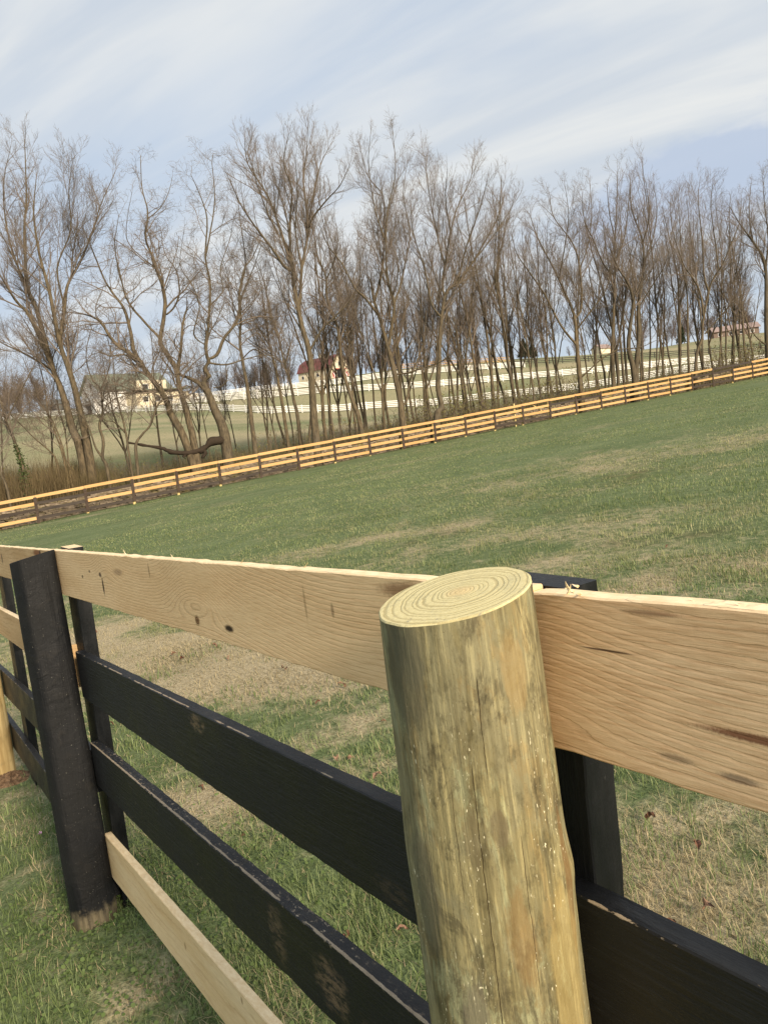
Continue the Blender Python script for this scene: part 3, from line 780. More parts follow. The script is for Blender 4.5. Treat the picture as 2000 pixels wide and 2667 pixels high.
bt = NF(2.13, .012, .068); bb = NF(2.06, 1.33, .068)
me, ring = post_mesh('post', dpost, -1.55, 0.0, 56, 90, (0.15, 0.06), .0010, 9)
bpost = link('post', me, mat_bpost, near, label='old black painted post with bare mossy foot')
zax = (bt - bb) / np.linalg.norm(bt - bb)
place_frame(bpost, bt, np.cross(np.array([0, 1.0, 0]), zax), np.cross(zax, np.cross(np.array([0, 1.0, 0]), zax)))
link('post_top', cap_mesh('post_top', ring, 0, .95), mat_bpost, bpost)

# next new post along the line, mostly out of frame
mat_pine2, nt = material('raw pine post')
co = nt.n('ShaderNodeTexCoord').outputs['Object']
c = nt.mix(nt.ramp(nt.noise(nt.mapping(co, (24, 24, 2)), 1.0, 5, .6), .35, .65), (.30, .21, .085), (.56, .43, .21))
c = nt.mix(nt.ramp(nt.noise(co, 14, 4, .6), .5, .7, 0, .6), c, (.22, .17, .08))
surface(nt, c, .7, nt.noise(nt.mapping(co, (90, 90, 6)), 1.0, 3, .6), .4, .002, .25)
q = NF(4.13, 0, .078)
me, ring = post_mesh('post', lambda A, Z: .074 + 0 * A, -1.6, 0.0, 40, 30, (0, 0), .0012, 5)
p3 = link('post', me, mat_pine2, near); p3.location = (q[0], q[1], q[2] + .02)
link('cut_top', cap_mesh('cut_top', ring), mat_end, p3)
q = NF(-2.45, 0, .074)
p4 = link('post', me, mat_pine2, near); p4.location = (q[0], q[1], q[2] + .02)

# crumbled soil at the foot of that post
mat_soil, nt = material('dug soil and chips')
co = nt.n('ShaderNodeTexCoord').outputs['Object']
c = nt.mix(nt.ramp(nt.noise(co, 40, 5, .7), .35, .65), (.085, .052, .030), (.27, .175, .105))
surface(nt, c, .95, nt.noise(co, 60, 5, .7), 1.0, .02, .1)
def mound(name, loc, rx, ry, h, label, seed):
    n1, n2 = 14, 28
    V = []; F = []
    for i in range(n1):
        for j in range(n2):
            f = i / (n1 - 1); a = j / n2 * 2 * math.pi
            k = 1 + .25 * (vnoise(np.array([math.cos(a) * 2 + seed]), np.array([math.sin(a) * 2 + 5.0]))[0] - .5)
            zz = h * (1 - f * f) ** 1.2 + (rnd.random() - .5) * h * .35 * (1 - f)
            V.append((rx * f * k * math.cos(a), ry * f * k * math.sin(a), zz - .012))
    for i in range(n1 - 1):
        for j in range(n2):
            F.append((i * n2 + j, i * n2 + (j + 1) % n2, (i + 1) * n2 + (j + 1) % n2, (i + 1) * n2 + j))
    me = bpy.data.meshes.new(name); me.from_pydata(V, [], F); me.update()
    o = link(name, me, mat_soil, label=label, cat='soil'); o.location = loc
    return o
q = NF(3.98, 0, .05); mound('soil_mound', (q[0], q[1], gz(q[0], q[1])), .17, .15, .06, 'brown dug soil heaped at the foot of the new post', 3.0)

# ------------------------------------------------------------------ far board fence
def simple_wood(name, a, b, scale=1.0, knots=True, rough=.8):
    mt, nt = material(name)
    co = nt.n('ShaderNodeTexCoord').outputs['Object']
    rv = nt.n('ShaderNodeObjectInfo').outputs['Random']
    sc = nt.vm('ADD', co, nt.comb(nt.m('MULTIPLY', rv, 40), nt.m('MULTIPLY', rv, 17), nt.m('MULTIPLY', rv, 9)))
    gr = nt.noise(nt.mapping(sc, (1.5, 20, 40)), 1.0, 4, .6)
    c = nt.mix(nt.ramp(gr, .3, .7), a, b)
    c = nt.mix(nt.m('MULTIPLY', rv, .55), c, nt.mix(1.0, c, (.86, .74, .62), 'MULTIPLY'))
    if knots:
        c = nt.mix(nt.ramp(nt.noise(nt.mapping(sc, (3, 8, 8)), 1.0, 2, .5), .68, .75, 0, .6), c, (.30, .13, .05))
    surface(nt, c, rough, gr, .3, .004, .2)
    return mt
mat_new = simple_wood('new unpainted plank', (0.48, 0.295, 0.125), (0.57, 0.375, 0.175))
mat_old = simple_wood('old dark plank', (0.034, 0.028, 0.024), (0.070, 0.057, 0.047), knots=False)
mat_bat = simple_wood('dark brown face board', (0.036, 0.026, 0.020), (0.075, 0.055, 0.042), knots=False)
mat_foot = simple_wood('raw post', (0.55, 0.42, 0.18), (0.70, 0.56, 0.27), knots=False)

def box_mesh(name, sx, sy, sz, bev=0.0, org=(0, 0, 0), jit=0.0, seed=0):
    g = np.random.default_rng(seed)
    V = [(org[0] + x, org[1] + y, org[2] + z) for x in (0, sx) for y in (0, sy) for z in (0, sz)]
    if jit:
        V = [tuple(c + g.uniform(-jit, jit) for c in v) for v in V]
    F = [(0, 1, 3, 2), (4, 6, 7, 5), (0, 4, 5, 1), (2, 3, 7, 6), (0, 2, 6, 4), (1, 5, 7, 3)]
    me = bpy.data.meshes.new(name); me.from_pydata(V, [], F); me.update()
    return me
def round_mesh(name, r, h, seg=10):
    V = []; F = []
    for z in (0, h):
        for k in range(seg):
            a = 2 * math.pi * k / seg; V.append((r * math.cos(a), r * math.sin(a), z))
    for k in range(seg):
        F.append((k, (k + 1) % seg, seg + (k + 1) % seg, seg + k))
    F.append(tuple(range(seg, 2 * seg)))
    me = bpy.data.meshes.new(name); me.from_pydata(V, [], F); me.update()
    return me

SP = 2.44
far = thing('board_fence', (0, 0, 0), 'long far board fence of new orange planks with dark posts across the paddock', 'fence')
me_round = round_mesh('post', .075, 1.50, 12); me_round.materials.append(mat_foot)
me_bat = box_mesh('face_board', .15, -.028, 1.0, org=(-.075, 0, 0)); me_bat.materials.append(mat_bat)
bays = {-1: 'NNBN', 0: 'NBBB', 1: 'NBNB', 2: 'NNNB', 3: 'NNNB', 4: 'NNNB', 5: 'NNNB', 12: 'NNNB', 13: 'NNNB', 14: 'NBNN', 15: 'NBNN', 20: 'NBNB', 21: 'BBNB', 22: 'BNNN'}
FH = 1.34
def fpt(k, off=0.0):
    q = FF0 + FFD * k * SP + FFN * off
    return np.array([q[0], q[1], FA * q[0] + FB * q[1]])
FFN3 = np.array([FFN[0], FFN[1], 0])
for k in range(-5, 29):
    b = fpt(k, .13); h = FH + rnd.uniform(-.02, .02)
    o = link('post', me_round, None, far); o.location = (b[0], b[1], b[2] - .17 + (h - FH))
    o.rotation_euler = (rnd.gauss(0, .01), rnd.gauss(0, .012), rnd.uniform(0, 6))
    o = link('face_board', me_bat, None, far)
    b = fpt(k, 0.0); foot = rnd.choice((.02, .10, .12, .06)) if k not in (2, 3, 4) else .16
    o.location = (b[0], b[1], b[2] + foot); o.scale = (1, 1, FH - foot + rnd.uniform(0, .03)); o.rotation_euler = (0, rnd.gauss(0, .012), FTH)
    pat = bays.get(k, 'NNNN')
    for sidx, ch in enumerate(pat):
        top = FH - .012 - sidx * .362 - (.03 if sidx == 3 else 0)
        top += rnd.gauss(0, .008)
        L = SP + .10 if ch == 'B' else SP - .015
        A = fpt(k, .012 + (.0 if ch == 'N' else .004)) + np.array([0, 0, top]); B = fpt(k + 1, .012) + np.array([0, 0, top + rnd.gauss(0, .012)])
        if ch == 'B':
            A[2] += rnd.gauss(0, .02); B[2] += rnd.gauss(0, .025)
        me = board_mesh('board', float(np.linalg.norm(B - A)) - .012, .158, .024, 100 + k * 7 + sidx, step=.6, rough=.003)
        o = link('board', me, mat_new if ch == 'N' else mat_old, far)
        place_frame(o, A, B - A, -FFN3)
# loose sticks leaning on the far fence
def stick(A, B, w, label, mat):
    me = box_mesh('stick', float(np.linalg.norm(B - A)), w, w, org=(0, -w / 2, -w / 2))
    o = link('timber_stick', me, mat, label=label, cat='stick')
    place_frame(o, A, B - A, -FFN3)
stick(fpt(12.80, .30), fpt(12.79, .27) + (0, 0, 1.62), .075, 'pale upright stick standing behind the far fence', mat_foot)
stick(fpt(13.88, .35) + (0, 0, .62), fpt(13.42, .28) + (0, 0, 1.36), .055, 'pale diagonal stick leaning behind the far fence boards', mat_foot)

# ------------------------------------------------------------------ dry stone wall
mat_stone, nt = material('field stone')
co = nt.n('ShaderNodeNewGeometry').outputs['Position']
rv = nt.n('ShaderNodeObjectInfo').outputs['Random']
n1 = nt.noise(co, 4.0, 4, .6); n2 = nt.noise(co, 25, 4, .65); n3 = nt.noise(nt.mapping(co, (1, 1, 3), (4, 7, 1)), 1.8, 3, .6)
c = nt.mix(nt.ramp(n1, .3, .7), (.105, .080, .058), (.25, .20, .145))
c = nt.mix(nt.ramp(n2, .45, .75, 0, .6), c, (.32, .27, .20))
c = nt.mix(nt.ramp(n3, .52, .66, 0, .6), c, (.145, .125, .035))
surface(nt, c, .95, n2, .6, .02, .15)
wall = thing('stone_wall', (0, 0, 0), 'low dry stone wall of brown field stones behind the far fence', 'wall')
wall['kind'] = 'thing'
WOFF = 2.0
stones = []
g = np.random.default_rng(91)
for course in range(10):
    s = -14.0 + g.uniform(0, .3)
    while s < 72:
        L = g.uniform(.20, .52); H = .098
        if course < 9 or g.random() < .75:
            stones.append((s, course * .098 + g.uniform(-.008, .008), L - .012, H - .010 + (g.uniform(0, .06) if course == 9 else 0), g.uniform(-.05, .035), g.uniform(-.03, .03)))
        s += L
def stone_verts(L, H, D, sd):
    g = np.random.default_rng(sd)
    V = np.array([(x, y, z) for x in (0, L) for y in (0, D) for z in (0, H)], float)
    V += g.uniform(-1, 1, V.shape) * np.array([.022, .03, .014])
    return V
SF = [(0, 1, 3, 2), (4, 6, 7, 5), (0, 4, 5, 1), (2, 3, 7, 6), (0, 2, 6, 4), (1, 5, 7, 3)]
stone_protos = []
for k in range(14):
    me = bpy.data.meshes.new('stone'); me.from_pydata(stone_verts(.36, .09, .40, 500 + k).tolist(), [], SF); me.update(); me.materials.append(mat_stone)
    stone_protos.append(me)
vis = sorted(stones, key=lambda s: abs(s[0] - 6) + (0 if s[1] > .15 else 30))
rest = []
for i, (s, z, L, H, dp, tl) in enumerate(vis):
    q = fpt(s / SP, WOFF + dp); 
    gzv = FA * q[0] + FB * q[1]
    if i < 290:
        o = link('stone', stone_protos[i % 14], None, wall)
        o.location = (q[0], q[1], gzv + z); o.rotation_euler = (0, tl - .0, FTH); o.scale = (L / .36, 1, H / .09)
    else:
        rest.append((q, gzv + z, L, H, tl, i))
V = []; F = []
cf, sf = math.cos(FTH), math.sin(FTH)
for (q, z, L, H, tl, i) in rest:
    P = stone_verts(L, H, .40, 2000 + i)
    P[:, 2] += -P[:, 0] * tl
    b = len(V)
    for p in P:
        V.append((q[0] + p[0] * cf - p[1] * sf, q[1] + p[0] * sf + p[1] * cf, z + p[2]))
    F += [tuple(b + j for j in f) for f in SF]
me = bpy.data.meshes.new('stones'); me.from_pydata(V, [], F); me.update()
link('stones', me, mat_stone, wall, kind='stuff')

# ------------------------------------------------------------------ trees
mat_bark, nt = material('tree bark')
co = nt.n('ShaderNodeTexCoord').outputs['Object']
rv = nt.n('ShaderNodeObjectInfo').outputs['Random']
sc = nt.vm('ADD', co, nt.comb(nt.m('MULTIPLY', rv, 30), nt.m('MULTIPLY', rv, 11), 0.0))
n1 = nt.noise(nt.mapping(sc, (9, 9, 2.2)), 1.0, 5, .65); n2 = nt.noise(sc, 1.1, 3, .6); n3 = nt.noise(sc, 7, 4, .6)
c = nt.mix(nt.ramp(n1, .32, .68), (.055, .043, .028), (.165, .128, .078))
c = nt.mix(nt.ramp(n2, .5, .68, 0, .45), c, (.125, .110, .085))
c = nt.mix(nt.ramp(n3, .60, .72, 0, .55), c, (.165, .135, .085))
c = nt.mix(nt.m('MULTIPLY', rv, .5), c, (.070, .062, .048))
surface(nt, c, .95, n1, 1.0, .03, .1)
mat_twig, nt = material('bare twigs')
co = nt.n('ShaderNodeTexCoord').outputs['Object']
rv = nt.n('ShaderNodeObjectInfo').outputs['Random']
c = nt.mix(nt.noise(co, .5, 2, .5), (.150, .120, .092), (.215, .172, .132))
c = nt.mix(nt.m('MULTIPLY', rv, .4), c, (.150, .128, .112))
surface(nt, c, .95, None, spec=.1)
mat_ivy, nt = material('ivy leaves')
surface(nt, nt.mix(nt.noise(nt.n('ShaderNodeTexCoord').outputs['Object'], 9, 2, .5), (.025, .05, .012), (.06, .085, .02)), .5)
mat_bud, nt = material('yellow green buds')
surface(nt, nt.mix(nt.noise(nt.n('ShaderNodeTexCoord').outputs['Object'], 5, 2, .5), (.11, .105, .028), (.20, .175, .050)), .7)

_CS = {n: [(math.cos(2 * math.pi * k / n), math.sin(2 * math.pi * k / n)) for k in range(n)] for n in (3, 4, 5, 6, 7, 8, 10)}
class Tubes:
    def __init__(s):
        s.V = []; s.F = []
    def add(s, pts, rads, n):
        V, F = s.V, s.F
        ax, ay, az = pts[-1][0] - pts[0][0], pts[-1][1] - pts[0][1], pts[-1][2] - pts[0][2]
        l = math.sqrt(ax * ax + ay * ay + az * az) or 1.0
        ax /= l; ay /= l; az /= l
        if abs(az) < .9:
            ux, uy, uz = ay, -ax, 0.0
        else:
            ux, uy, uz = 0.0, az, -ay
        l = math.sqrt(ux * ux + uy * uy + uz * uz); ux /= l; uy /= l; uz /= l
        wx, wy, wz = ay * uz - az * uy, az * ux - ax * uz, ax * uy - ay * ux
        b = len(V); cs = _CS[n]; m = len(pts)
        for (x, y, z), r in zip(pts, rads):
            for c_, s_ in cs:
                V.append((x + r * (c_ * ux + s_ * wx), y + r * (c_ * uy + s_ * wy), z + r * (c_ * uz + s_ * wz)))
        for i in range(m - 1):
            o = b + i * n
            for k in range(n):
                k2 = (k + 1) % n
                F.append((o + k, o + k2, o + n + k2, o + n + k))
    def mesh(s, name, mat, smooth=True):
        me = mesh_np(name, np.array(s.V), np.array(s.F), None, smooth)
        me.materials.append(mat)
        return me

class Habit:
    def __init__(s, up=.30, gnarl=.16, ang=.62, d1=.40, d2=.20, d3=.105, l1=.46, l2=.52, l3=.62, twig=.0050, rng=None, minlen=.25, depth=3):
        s.__dict__.update(locals())

def norm3(v):
    l = math.sqrt(v[0] * v[0] + v[1] * v[1] + v[2] * v[2]) or 1.0
    return (v[0] / l, v[1] / l, v[2] / l)

def grow(tb, p, d, L, r, lvl, hb):
    """one branch: wander, taper, then children"""
    rg = hb.rng
    nseg = (5, 4, 3, 2)[min(lvl, 3)]
    st = L / nseg
    pts = [p]; dirs = [d]
    for k in range(nseg):
        gq = hb.gnarl * (1.0 + .25 * lvl)
        d = norm3((d[0] + rg.gauss(0, gq), d[1] + rg.gauss(0, gq), d[2] + rg.gauss(0, gq) + hb.up * (.30 if lvl < 2 else .16)))
        p = (p[0] + d[0] * st, p[1] + d[1] * st, p[2] + d[2] * st)
        pts.append(p); dirs.append(d)
    r1 = max(r * .30, hb.twig * .55)
    rads = [r + (r1 - r) * k / nseg for k in range(nseg + 1)]
    tb.add(pts, rads, (5, 4, 3, 3)[min(lvl, 3)])
    if lvl < hb.depth:
        sprout(tb, pts, dirs, rads, L, lvl + 1, hb, .18)

def sprout(tb, pts, dirs, rads, L, lvl, hb, f0, side=None):
    rg = hb.rng
    gap = (hb.d1, hb.d1, hb.d2, hb.d3)[min(lvl, 3)]
    frac = (hb.l1, hb.l1, hb.l2, hb.l3)[min(lvl, 3)]
    n = max(1, int(L * (1 - f0) / gap + rg.random()))
    m = len(pts) - 1
    for k in range(n):
        f = f0 + (1 - f0) * (k + rg.random()) / n
        if f > .985:
            f = .985
        s = f * m; i = int(s); q = s - i
        a, b = pts[i], pts[min(i + 1, m)]
        p = (a[0] + (b[0] - a[0]) * q, a[1] + (b[1] - a[1]) * q, a[2] + (b[2] - a[2]) * q)
        d = dirs[min(i + 1, m)]
        # a random direction square to the branch, biased up
        rx, ry, rz = rg.gauss(0, 1), rg.gauss(0, 1), rg.gauss(0, 1) + hb.up
        dot = rx * d[0] + ry * d[1] + rz * d[2]
        e = norm3((rx - dot * d[0], ry - dot * d[1], rz - dot * d[2]))
        an = hb.ang * rg.uniform(.65, 1.35) * (1.0 if lvl < 2 else 1.18)
        ca, sa = math.cos(an), math.sin(an)
        nd = norm3((d[0] * ca + e[0] * sa, d[1] * ca + e[1] * sa, d[2] * ca + e[2] * sa))
        ll = max(hb.minlen, frac * L * (1.15 - .75 * f) * rg.uniform(.6, 1.3))
        lim = (9, 4.4, 2.1, 1.0)[min(lvl, 3)]
        ll = min(ll, lim * (1.08 - .72 * f if lvl == 1 else 1.1 - .4 * f))
        rr = rads[i] * rg.uniform(.36, .6)
        rr = max(min(rr, ll * .016 + .004), hb.twig)
        grow(tb, p, nd, ll, rr, lvl, hb)

def spline(P, n=4):
    P = [np.array(p, float) for p in P]
    out = []
    for i in range(len(P) - 1):
        p0 = P[max(i - 1, 0)]; p1 = P[i]; p2 = P[i + 1]; p3 = P[min(i + 2, len(P) - 1)]
        for k in range(n):
            t = k / n
            out.append(.5 * ((2 * p1) + (-p0 + p2) * t + (2 * p0 - 5 * p1 + 4 * p2 - p3) * t * t + (-p0 + 3 * p1 - 3 * p2 + p3) * t ** 3))
    out.append(P[-1])
    return out

TREES = []
def hero_tree(label, off, stems, hb, group=None, extra=None, name='bare_tree'):
    """stems: (list of photo points, start radius, end radius, depth drift, first fraction that bears twigs); first stem starts at the foot"""
    rg = hb.rng
    fx, fy = stems[0][0][0]
    Y0 = fence_Y(fx, fy) + off
    base = at(fx, fy, Y0)
    gzb = gz(base[0], base[1])
    root = np.array([base[0], base[1], gzb])
    t = thing(name, tuple(root), label, 'tree', group)
    trunk = Tubes(); crown = Tubes()
    done = []
    for si, (pts, r0, r1, drift, f0) in enumerate(stems):
        # depth at the start: carry on from the nearest earlier stem point
        y0 = 0.0
        if si and done:
            y0 = min(done, key=lambda q: (q[0] - pts[0][0]) ** 2 + (q[1] - pts[0][1]) ** 2)[2]
        P = []
        n = len(pts)
        for k, (px, py) in enumerate(pts):
            dY = y0 + drift * (k / max(1, n - 1)) ** 1.2
            w = at(px, py, Y0 + dY) - root
            P.append(w); done.append((px, py, dY))
        foot = (si == 0 or pts[0][1] > 1150) and abs(pts[0][1] - fy) < 60
        if foot:
            P[0][2] = -.5
        S = spline(P, 4)
        jit = hb.gnarl * .30
        for k in range(1, len(S) - 1):
            S[k] = S[k] + np.array([rg.gauss(0, jit * .4), rg.gauss(0, jit * .4), rg.gauss(0, jit * .2)]) * min(1.0, .3 + r0 * 0)
        m = len(S) - 1
        rads = [r0 + (r1 - r0) * (k / m) ** .85 for k in range(m + 1)]
        if foot:
            rads[0] *= 1.5; rads[1] *= 1.22; rads[2] *= 1.08
        S = [tuple(map(float, q)) for q in S]
        trunk.add(S, rads, 10 if r0 > .15 else 6)
        dirs = [norm3(tuple(S[min(k + 1, m)][j] - S[max(k - 1, 0)][j] for j in range(3))) for k in range(m + 1)]
        L = sum(math.dist(S[k], S[k + 1]) for k in range(m))
        sprout(crown, S, dirs, rads, L, 1, hb, f0)
        grow(crown, S[-1], dirs[-1], min(.8, .2 * L), r1, 2, hb)
    link('trunk', trunk.mesh('trunk', mat_bark), None, t)
    link('crown', crown.mesh('crown', mat_twig), None, t)
    TREES.append(t)
    return t, root, Y0
def rg(k):
    return random.Random(k)

# 1: the big paired trunks at the left
hero_tree('big twin trunked bare tree with mottled bark beside the dry brush', 4.0, [
    ([(230, 1262), (211, 1171), (190, 1119), (179, 1077), (160, 1013), (137, 955), (97, 806), (72, 743), (65, 595), (70, 511), (65, 363)], .30, .02, 1.5, .42),
    ([(243, 1262), (234, 1193), (221, 1119), (211, 1077), (196, 1013), (178, 955), (156, 890), (131, 764), (105, 667), (89, 561), (95, 470)], .29, .02, -2.0, .42),
    ([(156, 890), (169, 806), (177, 743), (211, 680), (245, 595), (262, 536), (300, 450)], .12, .015, 2.5, .25),
    ([(170, 800), (150, 700), (185, 600), (180, 500), (190, 420)], .06, .012, -2, .2),
    ([(137, 955), (80, 827), (40, 780), (0, 715), (-60, 640)], .13, .015, -2.5, .2),
    ([(140, 965), (63, 920), (0, 890), (-50, 850)], .08, .012, 2, .2),
    ([(97, 806), (50, 700), (20, 600), (10, 480), (30, 380)], .09, .012, 2.5, .2),
    ([(72, 743), (30, 660), (-20, 560)], .06, .012, -2, .2)],
    Habit(up=.34, gnarl=.10, ang=.52, rng=rg(1)))
# 2: crooked tree with two leaning stems
T2 = hero_tree('crooked leaning bare tree forking low before the white farm building', 3.0, [
    ([(519, 1204), (480, 1140), (447, 1080), (435, 1045), (417, 1014), (381, 966), (360, 935), (300, 893), (262, 838), (225, 820), (190, 812)], .27, .03, -2.0, .30),
    ([(519, 1204), (504, 1145), (492, 1095), (477, 1040), (464, 989), (465, 954), (471, 915), (477, 848), (488, 800)], .25, .05, 1.5, .35),
    ([(363, 939), (348, 909), (342, 870), (325, 806), (295, 764), (270, 722), (236, 637), (215, 590)], .15, .02, 1.5, .3),
    ([(464, 975), (456, 954), (426, 907), (418, 882), (430, 806), (426, 755), (409, 705), (397, 667), (380, 620), (386, 553), (371, 490), (367, 405)], .19, .016, 1.0, .35),
    ([(418, 882), (354, 812), (330, 775), (310, 700), (300, 640), (310, 560)], .09, .015, -2, .25),
    ([(435, 819), (456, 798), (468, 760), (460, 705), (430, 660), (420, 600)], .08, .015, 2, .25),
    ([(409, 705), (395, 690), (340, 640), (330, 590), (345, 500)], .05, .012, -1.5, .2),
    ([(386, 570), (420, 540), (440, 500), (450, 460)], .04, .01, 1.5, .2),
    ([(381, 966), (330, 925), (290, 928), (262, 918), (238, 925)], .07, .02, -1, .3)],
    Habit(up=.20, gnarl=.24, ang=.80, d1=.44, d2=.22, d3=.12, rng=rg(2)))
# 3: its right hand neighbour with the torn limb
T3 = hero_tree('crooked bare tree with a kinked trunk and a torn dark limb hanging across its neighbour', 3.2, [
    ([(593, 1200), (588, 1150), (578, 1105), (557, 1060), (540, 1018), (515, 995), (483, 981)], .39, .14, .4, .9),
    ([(540, 1018), (531, 996), (545, 980), (534, 962), (544, 942), (540, 928), (536, 899), (544, 840), (548, 743), (536, 671), (540, 570), (519, 502), (498, 456)], .19, .016, -1.0, .42),
    ([(542, 935), (565, 924), (586, 878), (620, 831), (624, 764), (637, 700), (658, 671), (680, 620)], .14, .02, 2.0, .3),
    ([(536, 671), (545, 620), (560, 520), (553, 426), (556, 400)], .06, .012, 1.5, .2),
    ([(542, 800), (580, 760), (575, 700), (600, 620), (610, 560)], .05, .012, 2.5, .2),
    ([(536, 899), (505, 870), (520, 800), (500, 740), (470, 690), (480, 600)], .06, .012, -2, .25),
    ([(544, 945), (590, 950), (640, 935), (690, 925), (720, 935)], .07, .015, 1.5, .3),
    ([(557, 1010), (580, 1005), (592, 985), (588, 950), (600, 930)], .06, .015, -1, .3)],
    Habit(up=.20, gnarl=.24, ang=.80, d1=.44, d2=.22, d3=.12, rng=rg(3)))
def torn_limb():
    t, root, Y0 = T3
    tb = Tubes()
    P = [at(px, py, Y0 + dy) - root for px, py, dy in [(585, 1146, 0), (566, 1148, -.2), (546, 1152, -.5), (533, 1168, -.7), (519, 1174, -.9), (487, 1180, -1.2), (445, 1177, -1.5), (424, 1168, -1.6), (371, 1159, -1.9), (330, 1152, -2.2)]]
    S = spline(P, 4); m = len(S) - 1
    r_ = random.Random(5)
    tb.add([tuple(map(float, q)) for q in S], [(.25 * (1 - k / m) ** .9 + .05) * (r_.uniform(.74, 1.2) if k > 4 else .95) for k in range(m + 1)], 8)
    P = [at(px, py, Y0 + dy) - root for px, py, dy in [(530, 1168, -.7), (536, 1180, -.8), (528, 1193, -.9)]]
    tb.add([tuple(map(float, q)) for q in P], [.17, .14, .09], 6)
    P = [at(px, py, Y0 + dy) - root for px, py, dy in [(490, 1180, -1.2), (478, 1190, -1.3), (484, 1195, -1.35)]]
    tb.add([tuple(map(float, q)) for q in P], [.12, .09, .05], 6)
    mt, nt = material('torn dark limb')
    n = nt.noise(nt.n('ShaderNodeTexCoord').outputs['Object'], 9, 4, .65)
    surface(nt, nt.mix(n, (.016, .012, .009), (.060, .045, .032)), .95, n, 1, .03, .1)
    link('torn_limb', tb.mesh('torn_limb', mt), None, t)
torn_limb()
# 4: small trees at the left edge
T4 = hero_tree('thin bare tree with ivy climbing its lower trunk', 3.5, [
    ([(78, 1296), (66, 1240), (53, 1193), (32, 1129), (17, 1098), (0, 1034), (-25, 960), (-30, 850)], .12, .03, 1, .35),
    ([(17, 1098), (60, 1010), (90, 950), (110, 880)], .05, .012, 1, .2)], Habit(up=.25, gnarl=.16, ang=.7, rng=rg(4)))
hero_tree('slim leaning bare tree at the edge of the dry brush, smooth pale lower trunk', 2.2, [
    ([(30, 1310), (20, 1275), (6, 1240), (-5, 1195), (-20, 1140), (-10, 1050)], .09, .03, 1, .4)], Habit(up=.25, gnarl=.16, ang=.7, rng=rg(44)))
hero_tree('clump of thin grey bare stems rising together from the dry brush', 4.5, [
    ([(200, 1272), (190, 1235), (173, 1199), (160, 1150), (135, 1090), (105, 1045), (85, 990), (60, 930)], .07, .015, 1, .3),
    ([(165, 1278), (150, 1210), (135, 1180), (90, 1140), (40, 1090), (0, 1060)], .07, .015, -1, .3),
    ([(178, 1275), (168, 1200), (150, 1140), (128, 1080), (118, 1010), (100, 930), (105, 860)], .07, .012, 1.5, .3),
    ([(186, 1275), (178, 1190), (170, 1120), (150, 1050), (155, 960)], .05, .012, 2, .3)], Habit(up=.25, gnarl=.16, ang=.7, rng=rg(45)))
hero_tree('small wavy tan trunked tree between the twin trunks and the crooked pair', 3.0, [
    ([(288, 1256), (280, 1220), (268, 1193), (270, 1150), (260, 1108), (268, 1077), (266, 1040), (263, 1013), (240, 985), (225, 930), (235, 870)], .12, .02, .6, .35),
    ([(266, 1190), (250, 1165), (235, 1120), (215, 1085), (190, 1070)], .07, .015, -1, .4),
    ([(264, 1015), (285, 960), (290, 900), (310, 830)], .05, .012, 1.5, .25)], Habit(up=.25, gnarl=.18, ang=.75, rng=rg(46)))
hero_tree('small bare tree bending over at mid height before the farm building', 2.6, [
    ([(358, 1239), (356, 1190), (357, 1153), (371, 1132), (392, 1108), (408, 1063), (429, 1030), (420, 990), (440, 940), (430, 880)], .11, .02, .6, .4),
    ([(346, 1240), (335, 1170), (325, 1110), (312, 1060), (300, 1000), (296, 940), (280, 880)], .08, .015, 1, .3),
    ([(330, 1130), (300, 1100), (275, 1095), (255, 1070)], .05, .012, -1, .3)], Habit(up=.25, gnarl=.2, ang=.75, rng=rg(47)))
# straight trunks left of the vase tree
hero_tree('straight slim bare tree with a dark trunk, next right of the torn limb tree', 4.0, [
    ([(665, 1180), (656, 1100), (646, 1019), (634, 950), (625, 892), (628, 830), (625, 764), (640, 690), (630, 600), (620, 520)], .16, .015, 1, .4),
    ([(632, 935), (660, 910), (690, 925), (720, 950)], .06, .012, -1.5, .3), ([(626, 830), (600, 770), (590, 700), (560, 640)], .05, .012, 1.5, .2), ([(626, 780), (660, 700), (680, 640)], .05, .012, -1.5, .2)],
    Habit(up=.28, gnarl=.15, ang=.65, rng=rg(8)))
hero_tree('slender dark bare tree tilting left, second before the broad vase shaped tree', 4.5, [
    ([(752, 1166), (740, 1080), (722, 977), (710, 930), (701, 892), (690, 820), (680, 740), (665, 680)], .14, .015, 1, .4), ([(705, 905), (670, 850), (640, 800)], .05, .012, 1, .2)],
    Habit(up=.28, gnarl=.14, ang=.65, rng=rg(9)))
hero_tree('slender dark bare tree tilting left, close against the broad vase shaped tree', 4.2, [
    ([(783, 1158), (776, 1090), (765, 1040), (755, 990), (743, 955), (728, 890), (705, 820), (690, 740), (660, 660)], .15, .015, -1, .4), ([(742, 950), (755, 890), (745, 820)], .05, .012, 1, .2)],
    Habit(up=.28, gnarl=.14, ang=.65, rng=rg(10)))
